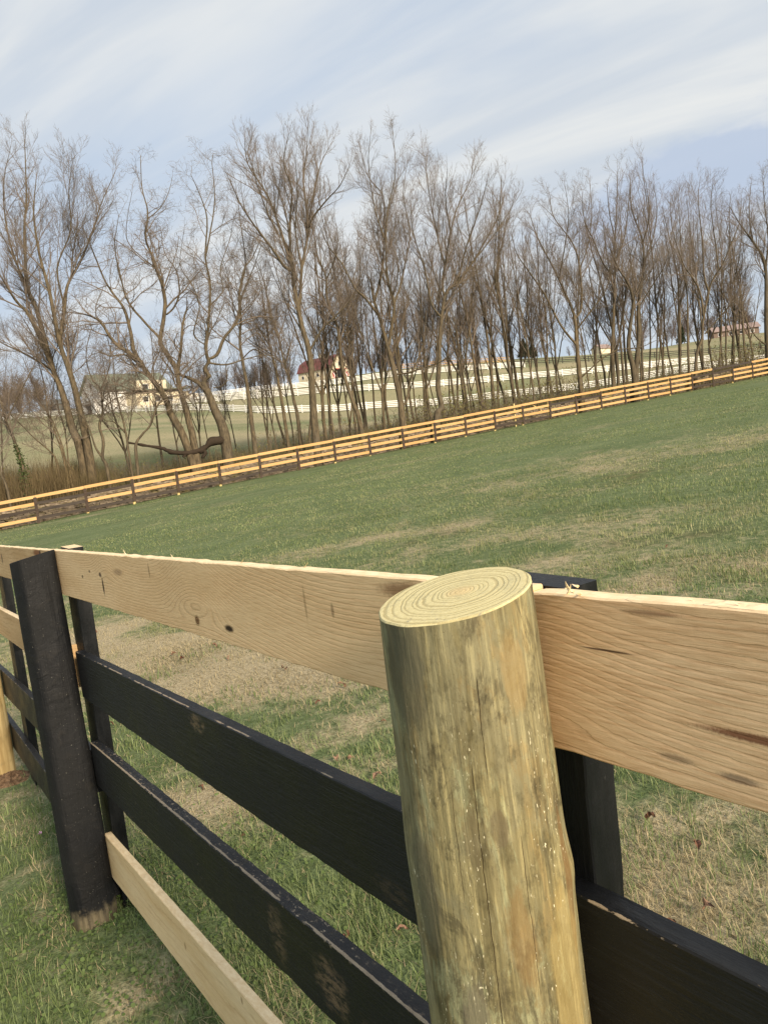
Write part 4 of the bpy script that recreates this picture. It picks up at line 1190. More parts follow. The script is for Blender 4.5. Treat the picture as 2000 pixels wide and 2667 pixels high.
# the vase tree in the middle
hero_tree('tall vase shaped bare tree with a broad fan of fine branches', 2.2, [
    ([(823, 1156), (818, 1090), (815, 1040), (812, 996), (809, 940), (800, 895), (786, 848), (773, 785), (765, 739), (762, 700), (756, 660)], .27, .10, .5, .55),
    ([(762, 705), (739, 692), (718, 659), (663, 587), (625, 528), (600, 469)], .13, .016, -2.5, .2),
    ([(756, 680), (722, 574), (693, 502), (646, 427), (638, 363)], .12, .016, 2.0, .2),
    ([(756, 660), (756, 574), (760, 490), (739, 427), (752, 351)], .10, .016, -1.5, .15),
    ([(775, 795), (781, 785), (786, 701), (802, 595), (790, 469), (798, 405), (802, 330)], .15, .016, 2.5, .25),
    ([(802, 595), (819, 561), (853, 519), (887, 481), (912, 427)], .08, .014, -2.5, .15),
    ([(802, 590), (819, 502), (836, 427), (862, 376)], .07, .014, 3.0, .15),
    ([(756, 640), (745, 560), (715, 460), (700, 390)], .06, .013, 3.0, .15),
    ([(730, 620), (700, 560), (670, 480), (655, 420)], .06, .013, -3, .15),
    ([(786, 701), (770, 600), (775, 500), (770, 420)], .06, .013, -3, .15),
    ([(809, 910), (836, 861), (874, 823), (916, 777), (940, 720)], .08, .014, -1.5, .25),
    ([(788, 865), (748, 794), (730, 740), (715, 690), (700, 640)], .06, .012, 2.0, .2)],
    Habit(up=.36, gnarl=.09, ang=.50, d1=.34, d2=.19, d3=.13, l1=.42, l2=.5, l3=.55, rng=rg(11)))
hero_tree('dark bare tree with a long sinuous trunk, just right of the vase shaped tree', 3.0, [
    ([(948, 1133), (935, 1090), (921, 1052), (895, 972), (885, 900), (878, 848), (853, 785), (849, 722), (828, 671), (819, 616), (800, 560)], .19, .02, 1.5, .4),
    ([(850, 730), (870, 680), (880, 620), (870, 560)], .06, .013, -1.5, .2), ([(885, 890), (900, 820), (930, 760)], .05, .013, 1.5, .2)],
    Habit(up=.28, gnarl=.15, ang=.62, rng=rg(12)))
hero_tree('grey trunked bare tree forking into three upright limbs above one drooping limb', 2.0, [
    ([(1049, 1112), (1046, 1075), (1042, 1040), (1030, 985), (1020, 940), (1008, 895), (997, 857), (975, 785), (968, 740)], .26, .08, .5, .7),
    ([(985, 820), (950, 775), (925, 751), (891, 688), (853, 637), (830, 580)], .10, .014, -2, .25),
    ([(975, 785), (990, 730), (997, 680), (1001, 595), (997, 511), (959, 460), (937, 384)], .11, .014, 2, .25),
    ([(1012, 900), (1022, 840), (1026, 785), (1009, 722), (1005, 637), (1009, 553), (1030, 448), (1022, 342)], .14, .014, -1.5, .3),
    ([(1024, 800), (1043, 743), (1056, 680), (1068, 604), (1050, 511), (1060, 430)], .08, .013, 2, .2),
    ([(1000, 620), (975, 540), (960, 430), (965, 350)], .06, .012, -2.5, .15),
    ([(1028, 975), (1060, 972), (1090, 962), (1127, 951), (1161, 934), (1200, 900)], .09, .02, -1.8, .3),
    ([(1046, 1060), (1060, 1040), (1068, 989), (1090, 930), (1105, 880), (1110, 800)], .12, .015, 1.5, .4)],
    Habit(up=.34, gnarl=.12, ang=.55, d1=.5, rng=rg(13)))
hero_tree('bare tree with a grey trunk swollen and bent near its foot', 1.8, [
    ([(1132, 1100), (1138, 1082), (1150, 1062), (1144, 1030), (1140, 1000), (1144, 940), (1144, 891), (1150, 827), (1161, 764), (1191, 735), (1233, 680), (1258, 637), (1292, 574), (1310, 520)], .27, .016, 1.0, .5),
    ([(1150, 827), (1123, 790), (1106, 701), (1077, 612), (1070, 540)], .10, .014, -2, .2),
    ([(1158, 775), (1153, 743), (1161, 671), (1186, 553), (1224, 469), (1230, 420)], .10, .014, 2.5, .2),
    ([(1157, 690), (1140, 620), (1120, 520), (1110, 440), (1105, 400)], .06, .013, 2.5, .15),
    ([(1175, 610), (1160, 520), (1165, 440)], .05, .012, -2.5, .15),
    ([(1191, 735), (1215, 640), (1250, 540), (1268, 470)], .07, .013, -2.5, .15),
    ([(1233, 680), (1280, 620), (1320, 560), (1345, 510)], .05, .012, 2.5, .15)],
    Habit(up=.36, gnarl=.09, ang=.50, d1=.36, d2=.22, d3=.15, rng=rg(14)))
hero_tree('forked bare tree with one long low limb sweeping sideways', 2.4, [
    ([(1513, 1024), (1508, 970), (1504, 930), (1500, 880), (1494, 819), (1470, 762), (1441, 699), (1400, 620), (1380, 560)], .22, .02, .5, .5),
    ([(1496, 830), (1513, 800), (1509, 699), (1489, 631), (1441, 564), (1430, 500)], .12, .014, 2, .25),
    ([(1500, 860), (1538, 810), (1576, 757), (1590, 700)], .08, .014, -1.5, .25),
    ([(1510, 985), (1523, 974), (1566, 935), (1610, 911), (1663, 906), (1700, 890)], .09, .02, -1.5, .3),
    ([(1502, 900), (1460, 848), (1417, 766), (1378, 709), (1345, 660), (1330, 600)], .10, .014, -2, .25),
    ([(1509, 699), (1530, 640), (1540, 560), (1535, 480)], .06, .012, 2, .15),
    ([(1455, 730), (1470, 640), (1480, 560), (1470, 480)], .06, .012, -2, .15)],
    Habit(up=.30, gnarl=.13, ang=.58, d1=.55, rng=rg(15)))
hero_tree('tall bare tree with a straight brown trunk rising to a narrow pointed crown', 3.0, [
    ([(1596, 1008), (1594, 940), (1595, 882), (1598, 786), (1600, 713), (1600, 641), (1605, 545), (1608, 440)], .19, .014, .5, .4),
    ([(1600, 720), (1571, 689), (1547, 631), (1520, 570), (1515, 500)], .09, .013, -2, .2),
    ([(1600, 680), (1625, 620), (1635, 540), (1640, 470)], .07, .013, 2, .2), ([(1600, 620), (1585, 550), (1580, 480)], .05, .012, -1.5, .15)],
    Habit(up=.36, gnarl=.11, ang=.52, d1=.5, rng=rg(16)))
hero_tree('stout bare tree with a dark hollow foot splitting into two trunks', 2.2, [
    ([(1653, 1000), (1648, 960), (1636, 908), (1640, 850), (1648, 786), (1634, 737), (1610, 700), (1590, 650)], .24, .04, -1, .5),
    ([(1655, 1000), (1657, 940), (1663, 882), (1662, 795), (1673, 713), (1673, 631), (1644, 545), (1640, 480)], .24, .014, 1, .4),
    ([(1673, 690), (1700, 620), (1710, 540), (1700, 480)], .07, .013, 2, .2), ([(1673, 631), (1690, 560), (1680, 470)], .06, .013, -2, .15), ([(1663, 800), (1700, 740), (1730, 690), (1750, 610)], .06, .013, -2, .2)],
    Habit(up=.32, gnarl=.13, ang=.58, d1=.5, rng=rg(17)))
hero_tree('bare tree with a bowed lower trunk and one arching limb', 2.0, [
    ([(1806, 966), (1812, 930), (1827, 882), (1830, 834), (1851, 738), (1880, 689), (1905, 630), (1923, 583), (1930, 520)], .15, .014, .5, .4),
    ([(1832, 830), (1822, 762), (1800, 720), (1779, 689), (1750, 600), (1745, 530)], .09, .014, -2, .2),
    ([(1845, 760), (1832, 713), (1827, 617), (1817, 521), (1822, 470)], .09, .013, 2, .2),
    ([(1834, 870), (1875, 824), (1909, 786), (1950, 760)], .07, .014, -1.5, .3), ([(1870, 700), (1860, 620), (1850, 540), (1855, 480)], .06, .012, -2, .15)],
    Habit(up=.32, gnarl=.12, ang=.55, d1=.5, rng=rg(18)))
hero_tree('straight single stemmed bare tree standing against the bowed tree', 2.6, [
    ([(1790, 964), (1790, 880), (1788, 762), (1775, 690), (1770, 600), (1765, 520)], .11, .013, 1, .4)], Habit(up=.32, gnarl=.1, ang=.5, d1=.5, rng=rg(19)))
hero_tree('thick dark bare tree with heavy spreading limbs past the bowed tree', 3.0, [
    ([(2000, 940), (1996, 880), (1994, 800), (1991, 689), (1960, 630), (1930, 590), (1900, 540)], .28, .02, 0, .4),
    ([(1994, 760), (2030, 690), (2050, 600), (2040, 480)], .12, .015, 2, .2), ([(1992, 700), (2000, 620), (1990, 540), (1985, 460)], .10, .014, -2, .2),
    ([(1996, 900), (1970, 880), (1950, 850), (1935, 820)], .08, .015, -1, .3), ([(1960, 630), (1950, 560), (1955, 470)], .07, .013, 2, .15)],
    Habit(up=.28, gnarl=.14, ang=.6, d1=.5, rng=rg(20)))

# ivy on the thin tree
def ivy():
    t, root, Y0 = T4
    g = np.random.default_rng(8)
    V = []; F = []
    P = [at(px, py, Y0 + dy) - root for px, py, dy in [(80, 1300, 0), (66, 1240, .1), (53, 1193, .2), (40, 1155, .35)]]
    for k in range(900):
        f = g.random() ** 1.3 * 2.99; i = int(f); q = P[i] + (P[i + 1] - P[i]) * (f - i)
        c = q + g.normal(0, 1, 3) * np.array([.17, .17, .1]) * (1.1 - f * .22)
        a = g.normal(0, 1, 3); a /= np.linalg.norm(a); b_ = np.cross(a, g.normal(0, 1, 3)); b_ /= np.linalg.norm(b_); s = g.uniform(.03, .06)
        o = len(V)
        V += [(c + a * s).tolist(), (c + b_ * s).tolist(), (c - a * s).tolist(), (c - b_ * s).tolist()]; F.append((o, o + 1, o + 2, o + 3))
    me = bpy.data.meshes.new('ivy'); me.from_pydata(V, [], F); me.update()
    o = link('ivy', me, mat_ivy, t); o['kind'] = 'stuff'
ivy()

# filler trees: slender trunks between the big ones, built once per kind and copied
def filler(seed, H, r, lean, forks, hb, name):
    rg_ = random.Random(seed)
    trunk = Tubes(); crown = Tubes()
    n = 10
    d = (lean, rg_.gauss(0, .05), 1.0); d = norm3(d); p = (0, 0, -.4)
    pts = [p]
    for k in range(n):
        d = norm3((d[0] + rg_.gauss(0, .055), d[1] + rg_.gauss(0, .055), d[2] + .05)); p = tuple(p[j] + d[j] * H / n for j in range(3)); pts.append(p)
    rads = [r * (1.25 if k == 0 else 1) * (1 - .88 * k / n) for k in range(n + 1)]
    trunk.add(pts, rads, 7)
    dirs = [norm3(tuple(pts[min(k + 1, n)][j] - pts[max(k - 1, 0)][j] for j in range(3))) for k in range(n + 1)]
    sprout(crown, pts, dirs, rads, H * .8, 1, hb, .35)
    for k in range(forks):
        i = rg_.randint(3, 6); a = rg_.uniform(0, 6.28)
        q = pts[i]; dd = norm3((math.cos(a) * .45, math.sin(a) * .45, 1)); L = H * (1 - i / n) * rg_.uniform(.8, 1.05)
        pp = [q]
        for s in range(7):
            dd = norm3((dd[0] + rg_.gauss(0, .07), dd[1] + rg_.gauss(0, .07), dd[2] + .08)); q = tuple(q[j] + dd[j] * L / 7 for j in range(3)); pp.append(q)
        rr = [rads[i] * .7 * (1 - .85 * s / 7) for s in range(8)]
        trunk.add(pp, rr, 5)
        dr = [norm3(tuple(pp[min(s + 1, 7)][j] - pp[max(s - 1, 0)][j] for j in range(3))) for s in range(8)]
        sprout(crown, pp, dr, rr, L, 1, hb, .2)
    return trunk.mesh('trunk', mat_bark), crown.mesh('crown', mat_twig)
FILL = []
for k in range(8):
    FILL.append(filler(200 + k, rnd.uniform(11, 15), rnd.uniform(.075, .13), rnd.gauss(0, .04), (1, 2, 0, 2, 1, 3, 2, 1)[k],
                       Habit(up=.40, gnarl=.11, ang=.5, d1=.42, d2=.24, d3=.16, l1=.32, l2=.5, l3=.55, twig=.0046, rng=rg(300 + k)), 'filler'))
def put_filler(px, off, k, sc, lab, grp, Yabs=None, py=1100):
    Y = fence_Y(px, py) + off
    b = at(px, py, Y); z = gz(b[0], b[1])
    t = thing('bare_tree', (b[0], b[1], z), lab, 'tree', grp, rnd.uniform(0, 6.28))
    t.scale = (sc, sc, sc * rnd.uniform(.9, 1.1))
    link('trunk', FILL[k][0], None, t); link('crown', FILL[k][1], None, t)
NAMED = [(20, 'leaning pale tree'), (78, 'ivy clad tree'), (185, 'clump of grey stems'), (236, 'twin trunked tree'), (288, 'wavy tan tree'), (352, 'bending small tree'), (519, 'low forking crooked tree'), (593, 'torn limb tree'),
         (665, 'straight dark trunked tree'), (770, 'tilting pair'), (823, 'vase shaped tree'), (948, 'sinuous trunked tree'), (1049, 'three limbed grey tree'), (1134, 'swollen footed tree'), (1513, 'sweeping limb tree'),
         (1596, 'pointed crown tree'), (1653, 'hollow footed tree'), (1800, 'bowed tree'), (2000, 'thick spreading tree')]
def between(px):
    a = [n for x, n in NAMED if x < px]; b = [n for x, n in NAMED if x >= px]
    if not a: return 'beyond the ' + b[0]
    if not b: return 'beyond the ' + a[-1]
    return 'between the %s and the %s' % (a[-1], b[0])
GB1 = 'slender trees in the row behind the stone wall'
xs = [-60, 8, 120, 330, 410, 455, 575, 618, 690, 706, 735, 845, 860, 885, 905, 925, 962, 975, 990, 1005, 1018, 1078, 1092, 1108, 1118, 1165, 1180, 1200, 1212, 1228, 1242, 1262, 1280, 1300, 1318, 1345, 1362, 1385, 1400,
      870, 918, 935, 950, 1032, 1062, 1130, 1152, 1172, 1190, 1222, 1252, 1272, 1292, 1332, 1372, 1395, 1428, 1520, 1575, 1605, 1640, 1665, 1705, 1775, 1815, 1830, 1895, 1915, 1935, 520, 545, 650, 720, 765, 800,
      1418, 1440, 1458, 1475, 1532, 1548, 1562, 1580, 1615, 1628, 1680, 1695, 1712, 1722, 1735, 1748, 1765, 1842, 1856, 1868, 1885, 1905, 1925, 1945, 1962, 2040, 2080]
for i, px in enumerate(xs):
    dense = 900 < px < 1480
    put_filler(px + rnd.uniform(-8, 8), rnd.uniform(3, 13) if dense else rnd.uniform(4, 16), i % 8, rnd.uniform(.80, 1.22) * (.78 if px < 840 else 1.08), ('once', 'twice', 'un', 'twice', 'once', 'much', 'twice', 'once')[i % 8] + ('' if i % 8 == 2 else ' ') + 'forked slender bare tree ' + between(px), GB1, py=1100 - (px - 1000) * .1)

# shrubs in bud along the wall
def shrub_mesh(seed, bud):
    rg_ = random.Random(seed)
    tb = Tubes(); hb = Habit(up=.5, gnarl=.18, ang=.5, d1=.30, d2=.22, d3=.2, l1=.5, l2=.5, twig=.006, rng=rg_, depth=2, minlen=.15)
    V = []; F = []
    for k in range(16):
        a = rg_.uniform(0, 6.28); sp = rg_.uniform(.1, .55)
        grow(tb, (rg_.gauss(0, .25), rg_.gauss(0, .25), -.1), norm3((math.cos(a) * sp, math.sin(a) * sp, 1)), rg_.uniform(1.2, 2.3), .012, 1, hb)
    tips = tb.V
    for k in range(bud):
        c = tips[rg_.randrange(len(tips))]
        if c[2] < .3:
            continue
        s = rg_.uniform(.012, .030); o = len(V)
        for q in range(3):
            V.append((c[0] + rg_.gauss(0, s), c[1] + rg_.gauss(0, s), c[2] + rg_.gauss(0, s)))
        F.append((o, o + 1, o + 2))
    bm = bpy.data.meshes.new('leaf_buds'); bm.from_pydata(V, [], F); bm.update(); bm.materials.append(mat_bud)
    return tb.mesh('stems', mat_twig), bm
SHR = [shrub_mesh(700 + k, b) for k, b in enumerate((500, 1500, 900, 1200))]
for i, (px, off, s, k) in enumerate([(690, 5, .9, 0), (770, 6, .9, 0), (860, 4, 1.0, 0), (955, 5, 1.0, 2), (1000, 4, 1.1, 0), (1075, 4, 1.0, 2), (1110, 5, 1.1, 2), (1160, 3.6, 1.1, 1), (1190, 4, 1.2, 1), (1215, 5, 1.2, 3),
                                    (1240, 4, 1.1, 1), (1262, 3.5, 1.0, 3), (1290, 5, 1.1, 1), (1320, 4, 1.0, 3), (1350, 5, 1.0, 2), (1380, 3.6, 1.0, 1), (1410, 4.5, 1.2, 3), (1440, 4, 1.2, 1), (1468, 4, 1.3, 3), (1490, 3.5, 1.2, 1), (1535, 4, 1.0, 2),
                                    (1570, 5, .9, 3), (1625, 5, .9, 2), (1700, 4.5, 1.0, 2), (1760, 5, 1.0, 0), (1845, 4, 1.1, 3), (1880, 5, 1.2, 1), (1915, 4, 1.2, 3), (1950, 4.5, 1.5, 1), (1985, 4, 1.4, 3), (640, 6, .8, 2), (560, 7, .8, 0), (330, 5, .9, 0), (300, 7, 1.0, 0), (400, 6, .9, 0), (440, 8, 1.0, 0), (620, 5, .9, 0), (720, 7, 1.0, 0), (800, 8, 1.1, 0), (900, 7, 1.1, 0), (930, 4, 1.0, 0), (1030, 6, 1.1, 2),
                                    (1060, 8, 1.2, 0), (1140, 6, 1.2, 2), (1230, 7, 1.2, 2), (1305, 7, 1.2, 2), (1365, 8, 1.2, 2), (1425, 7, 1.2, 0), (1650, 6, 1.1, 0), (1730, 7, 1.1, 2), (1800, 7, 1.1, 0), (60, 6, 1.2, 0), (130, 5, 1.2, 0), (10, 5, 1.2, 0)]):
    py = 1100 - (px - 1000) * .1
    b = at(px, py, fence_Y(px, py) + off)
    t = thing('shrub', (b[0], b[1], gz(b[0], b[1])), 'twiggy budding shrub ' + between(px), 'shrub', 'budding shrubs behind the stone wall', rnd.uniform(0, 6.28))
    t.scale = (s * 1.3, s * 1.3, s * rnd.uniform(1.1, 1.5))
    link('stems', SHR[k][0], None, t); o = link('leaf_buds', SHR[k][1], None, t); o['kind'] = 'stuff'

# tall dead brush at the left, and rank grass behind the wall
g = np.random.default_rng(61)
n = 52000
px = np.where(g.random(n) < .30, g.uniform(-120, 290, n), g.uniform(-120, 2100, n)); off = g.uniform(2.6, 9.5, n)
bx_ = np.zeros(n); by_ = np.zeros(n)
for i in range(n):
    py = 1100 - (px[i] - 1000) * .1
    d = ray(px[i], py); Y = (FF0 @ FFN) / (d[0] * FFN[0] + d[1] * FFN[1]) * d[1] + off[i]
    bx_[i], by_[i] = d[0] / d[1] * Y, Y
left = np.clip((300 - px) / 120, 0, 1)
L = g.uniform(.9, 2.2, n) * (1 + .9 * left * g.random(n)); dead = np.where(g.random(n) < .25 + .75 * left, g.uniform(.5, .9, n), 0.1)
V, F, A = blades(bx_, by_, L, g.uniform(.012, .032, n), g.uniform(0, 6.28, n), np.abs(g.normal(.12, .2, n)), g.uniform(0, 1.0, n), dead, g.random(n) * .6, 2)
mat_brush, nt = material('dry brush')
st = nt.n('ShaderNodeAttribute', {'attribute_name': 'straw'}).outputs['Fac']; rn = nt.n('ShaderNodeAttribute', {'attribute_name': 'rnd'}).outputs['Fac']
c = nt.mix(st, nt.mix(rn, (.085, .076, .036), (.165, .145, .070)), nt.mix(rn, (.105, .074, .040), (.225, .165, .092)))
surface(nt, c, .9, None, spec=.1)
link('dry_brush', mesh_np('dry_brush', V, F, A), mat_brush, label='tall dead brown brush and rank grass behind the stone wall', cat='brush', kind='stuff')

# ------------------------------------------------------------------ rail fences on the hillside
mat_white, nt = material('white fence paint')
n = nt.noise(nt.n('ShaderNodeNewGeometry').outputs['Position'], 3, 3, .6)
surface(nt, nt.mix(n, (.70, .69, .66), (.82, .81, .78)), .6)
mat_dark, nt = material('black fence paint')
surface(nt, (.025, .024, .022), .7)
def rail_fence(path, label, mat, mat_post, rails=4, h=1.35, sp=3.0, rw=.15, pw=.16, off=0.0):
    P = [at(*a) for a in path]
    XY = np.array([p[:2] for p in P])
    # smooth, evenly spaced line
    seg = np.r_[0, np.cumsum(np.linalg.norm(np.diff(XY, axis=0), axis=1))]
    n = max(2, int(seg[-1] / sp))
    s = np.linspace(0, seg[-1], n + 1)
    X = np.interp(s, seg, XY[:, 0]); Y = np.interp(s, seg, XY[:, 1])
    Z = terrain(X, Y)
    t = thing('rail_fence', (float(X[0]), float(Y[0]), float(Z[0])), label, 'fence')
    pm = box_mesh('post', pw, pw, h + .45, org=(-pw / 2, -pw / 2, -.35)); pm.materials.append(mat_post)
    rm = box_mesh('rail', 1.0, .05, rw, org=(0, -.025 - pw / 2 - .026, -rw / 2)); rm.materials.append(mat)
    for k in range(n + 1):
        o = link('post', pm, None, t); o.location = (X[k] - X[0], Y[k] - Y[0], Z[k] - Z[0])
        o.rotation_euler = (0, 0, math.atan2(Y[min(k + 1, n)] - Y[max(k - 1, 0)], X[min(k + 1, n)] - X[max(k - 1, 0)]))
    for k in range(n):
        dX = np.array([X[k + 1] - X[k], Y[k + 1] - Y[k], Z[k + 1] - Z[k]]); L = np.linalg.norm(dX)
        for r_ in range(rails):
            o = link('rail', rm, None, t)
            o.location = (X[k] - X[0], Y[k] - Y[0], Z[k] - Z[0] + h - .10 - r_ * (h - .22) / (rails - .35))
            o.rotation_euler = (0, -math.asin(dX[2] / L), math.atan2(dX[1], dX[0])); o.scale = (L, 1, 1)
    return t
rail_fence(W1P, 'lowest white four rail fence crossing the hillside below the farm buildings', mat_white, mat_white)
rail_fence(W2P, 'middle white rail fence of the paddock lane below the gambrel barn', mat_white, mat_white)
rail_fence(W3P, 'uppermost white rail fence climbing the slope past the gambrel barn', mat_white, mat_white)
rail_fence(OFP, 'short unpainted orange plank fence high on the slope beyond the white fences', mat_new, mat_new, 3)
rail_fence(BFP, 'black rail fence above the white fences on the green slope', mat_dark, mat_dark, 3)

# ------------------------------------------------------------------ farm buildings
def wall_mat(name, a, b, board=.0):
    mt, nt = material(name)
    co = nt.n('ShaderNodeTexCoord').outputs['Object']
    n = nt.noise(co, .8, 4, .6)
    c = nt.mix(nt.ramp(n, .3, .7), a, b)
    if board:
        _, _, z = nt.sep(co)
        fr = nt.m('FRACT', nt.m('MULTIPLY', z, 1 / board))
        c = nt.mix(nt.ramp(fr, .88, .97, 0, .5), c, (a[0] * .4, a[1] * .4, a[2] * .4))
    surface(nt, c, .75)
    return mt
M_WALL = wall_mat('white siding', (.68, .67, .64), (.80, .79, .76), .25)
M_GREEN = wall_mat('grey green roof', (.14, .17, .125), (.19, .215, .165), .4)
M_RED = wall_mat('dull red roof', (.125, .045, .043), (.17, .062, .058), .4)
M_DARKW = wall_mat('dark opening', (.015, .016, .018), (.03, .03, .032))
M_GREY = wall_mat('grey shed boards', (.085, .090, .085), (.12, .125, .115), .3)
M_BROWN = wall_mat('brown house wall', (.14, .10, .08), (.19, .14, .11), .25)
M_TANR = wall_mat('pinkish grey roof', (.24, .18, .165), (.30, .23, .21), .3)
M_SUNLIT = wall_mat('sunlit wall', (.62, .54, .38), (.72, .63, .46))  # pale walls with the warm sunlight painted into their colour
M_TRIM = wall_mat('red trim', (.26, .035, .04), (.32, .05, .05))
def poly(name, V, F, mat, parent):
    me = bpy.data.meshes.new(name); me.from_pydata(V, [], F); me.update()
    return link(name, me, mat, parent)
def prism(name, prof, x0, x1, mat, parent):
    """profile in (y,z), extruded along x"""
    n = len(prof)
    V = [(x0, y, z) for y, z in prof] + [(x1, y, z) for y, z in prof]
    F = [tuple(range(n))[::-1], tuple(range(n, 2 * n))] + [(k, (k + 1) % n, n + (k + 1) % n, n + k) for k in range(n)]
    return poly(name, V, F, mat, parent)
def slab_roof(name, prof, x0, x1, th, mat, parent):
    """roof skin that follows the profile with an overhang"""
    up = [(y, z + th) for y, z in prof]
    return prism(name, prof + up[::-1], x0, x1, mat, parent)
def bx(name, x0, x1, y0, y1, z0, z1, mat, parent):
    return poly(name, [(x, y, z) for x in (x0, x1) for y in (y0, y1) for z in (z0, z1)],
                [(0, 1, 3, 2), (4, 6, 7, 5), (0, 4, 5, 1), (2, 3, 7, 6), (0, 2, 6, 4), (1, 5, 7, 3)], mat, parent)
def window(parent, axis, c, w, h, side, depth_at, sill=True):
    """window standing proud of a wall: frame part with pane and sill below it"""
    s = side
    if axis == 'y':
        f = bx('window', c[0] - w / 2, c[0] + w / 2, depth_at, depth_at + s * .06, c[1], c[1] + h, M_WALL, parent)
        bx('pane', c[0] - w / 2 + .12, c[0] + w / 2 - .12, depth_at + s * .02, depth_at + s * .075, c[1] + .12, c[1] + h - .12, M_DARKW, f)
    else:
        f = bx('window', depth_at, depth_at + s * .06, c[0] - w / 2, c[0] + w / 2, c[1], c[1] + h, M_WALL, parent)
        bx('pane', depth_at + s * .02, depth_at + s * .075, c[0] - w / 2 + .12, c[0] + w / 2 - .12, c[1] + .12, c[1] + h - .12, M_DARKW, f)

# gambrel barn
b = at(845, 992, 232)
barn = thing('barn', (b[0], b[1], gz(b[0], b[1]) - .3), 'white gambrel barn with a dull red roof and red trimmed doors on the hill', 'barn', rz=R(-42))
hw, hl = 3.7, 7.0
prof = [(-hw, -1), (hw, -1), (hw, 3.4), (hw * .68, 5.6), (0, 6.9), (-hw * .68, 5.6), (-hw, 3.4)]
# long axis along local -x to +x, lit gable at +x
prism('wall', prof, -hl, hl, M_SUNLIT, barn)
slab_roof('roof', [(-hw - .35, 3.1), (-hw * .69, 5.65), (0, 6.95), (hw * .69, 5.65), (hw + .35, 3.1)], -hl - .3, hl + .35, .18, M_RED, barn)
bx('cupola', -.8, .8, -.6, .6, 6.9, 8.0, M_SUNLIT, barn)
dr = bx('door', hl + .0, hl + .08, -1.5, 1.5, -.3, 2.5, M_DARKW, barn)
for s in (-1, 1):
    d2 = bx('side_door', hl, hl + .12, s * 2.5 - .8, s * 2.5 + .8, -.3, 1.9, M_TRIM, barn)
    poly('cross_brace', [(hl + .135, s * 2.5 - .75, -.1), (hl + .135, s * 2.5 - .5, -.1), (hl + .135, s * 2.5 + .75, 1.8), (hl + .135, s * 2.5 + .5, 1.8)], [(0, 1, 2, 3)], M_WALL, d2)
    poly('cross_brace', [(hl + .14, s * 2.5 + .75, -.1), (hl + .14, s * 2.5 + .5, -.1), (hl + .14, s * 2.5 - .75, 1.8), (hl + .14, s * 2.5 - .5, 1.8)], [(0, 1, 2, 3)], M_WALL, d2)
bx('door_canopy', hl, hl + .7, -2.2, 2.2, 2.55, 2.8, M_TRIM, barn)
window(barn, 'x', (0, 3.6), 1.3, 1.3, 1, hl)
for k in range(4):
    window(barn, 'y', (-5 + k * 3.2, 1.2), 1.0, 1.1, -1, -hw)

# farm building with green roof
b = at(330, 1066, 182)
hs = thing('farm_building', (b[0], b[1], gz(b[0], b[1]) - .6), 'white farm building with grey green gable roof and sunlit wings behind the trees', 'building', rz=R(42))
prof = [(-5, -1.5), (5, -1.5), (5, 4.6), (0, 8.2), (-5, 4.6)]
prism('wall', prof, -8, 9, M_WALL, hs)
slab_roof('roof', [(-5.7, 4.15), (0, 8.25), (5.7, 4.15)], -8.6, 9.6, .2, M_GREEN, hs)
prism('dormer', [(-6.6, 3.0), (-2.0, 3.0), (-2.0, 6.6), (-6.6, 5.9)], 0.2, 7.5, M_SUNLIT, hs)
window(hs, 'y', (2.2, 3.7), 1.6, 1.5, -1, -6.6); window(hs, 'y', (5.4, 3.7), 1.6, 1.5, -1, -6.6)
prism('wing', [(-10.2, -1.5), (-5, -1.5), (-5, 3.4), (-10.2, 2.7)], -2.0, 11.0, M_SUNLIT, hs)
for k in range(4):
    window(hs, 'y', (0.2 + k * 3.0, .7), 1.4, 1.3, -1, -10.2)
bx('wing_roof', -2.3, 11.3, -10.6, -4.9, 3.42, 3.60, M_GREEN, hs)
bx('lean_to', -10.5, -8, -7.5, 1.5, -1.5, 2.2, M_WALL, hs)
bx('garage_opening', -10.56, -10.49, -5.6, -2.6, -1.0, 1.5, M_DARKW, hs)
bx('porch', 11.0, 14.0, -9.4, -5.0, -1.5, 2.2, M_SUNLIT, hs)
window(hs, 'y', (12.5, .5), 1.2, 1.2, -1, -9.4)
window(hs, 'x', (-1, 5.0), 1.2, 1.4, -1, -8)

# grey shed far left
b = at(145, 1068, 208)
sh = thing('shed', (b[0], b[1], gz(b[0], b[1]) - .4), 'low dark grey shed standing beyond the white fence', 'shed', rz=R(12))
prism('wall', [(-2.6, -.8), (2.6, -.8), (2.6, 2.1), (0, 3.2), (-2.6, 2.1)], -3.2, 3.2, M_GREY, sh)
slab_roof('roof', [(-3, 1.95), (0, 3.25), (3, 1.95)], -3.5, 3.5, .15, M_GREY, sh)
bx('door', -.8, .8, -2.68, -2.59, -.4, 1.7, M_DARKW, sh)
# long low house at the right
b = at(1910, 866, 262)
lh = thing('ranch_house', (b[0], b[1], gz(b[0], b[1]) - .5), 'long low brown house with a pinkish roof on the crest of the green slope', 'house', rz=R(-14))
prism('wall', [(-3.5, -1), (3.5, -1), (3.5, 2.5), (0, 4.0), (-3.5, 2.5)], -7, 7, M_BROWN, lh)
slab_roof('roof', [(-4.1, 2.2), (0, 4.05), (4.1, 2.2)], -7.5, 7.5, .18, M_TANR, lh)
for k in range(4):
    window(lh, 'y', (-5 + 3.3 * k, .7), 1.3, 1.2, -1, -3.5)
b = at(1566, 914, 258)
sm = thing('cottage', (b[0], b[1], gz(b[0], b[1]) - .4), 'tiny sunlit cream cottage far off beyond the black fence', 'house', rz=R(30))
prism('wall', [(-2, -.8), (2, -.8), (2, 2.2), (0, 3.4), (-2, 2.2)], -2.6, 2.6, M_SUNLIT, sm)
slab_roof('roof', [(-2.4, 2.0), (0, 3.45), (2.4, 2.0)], -2.9, 2.9, .15, M_TANR, sm)

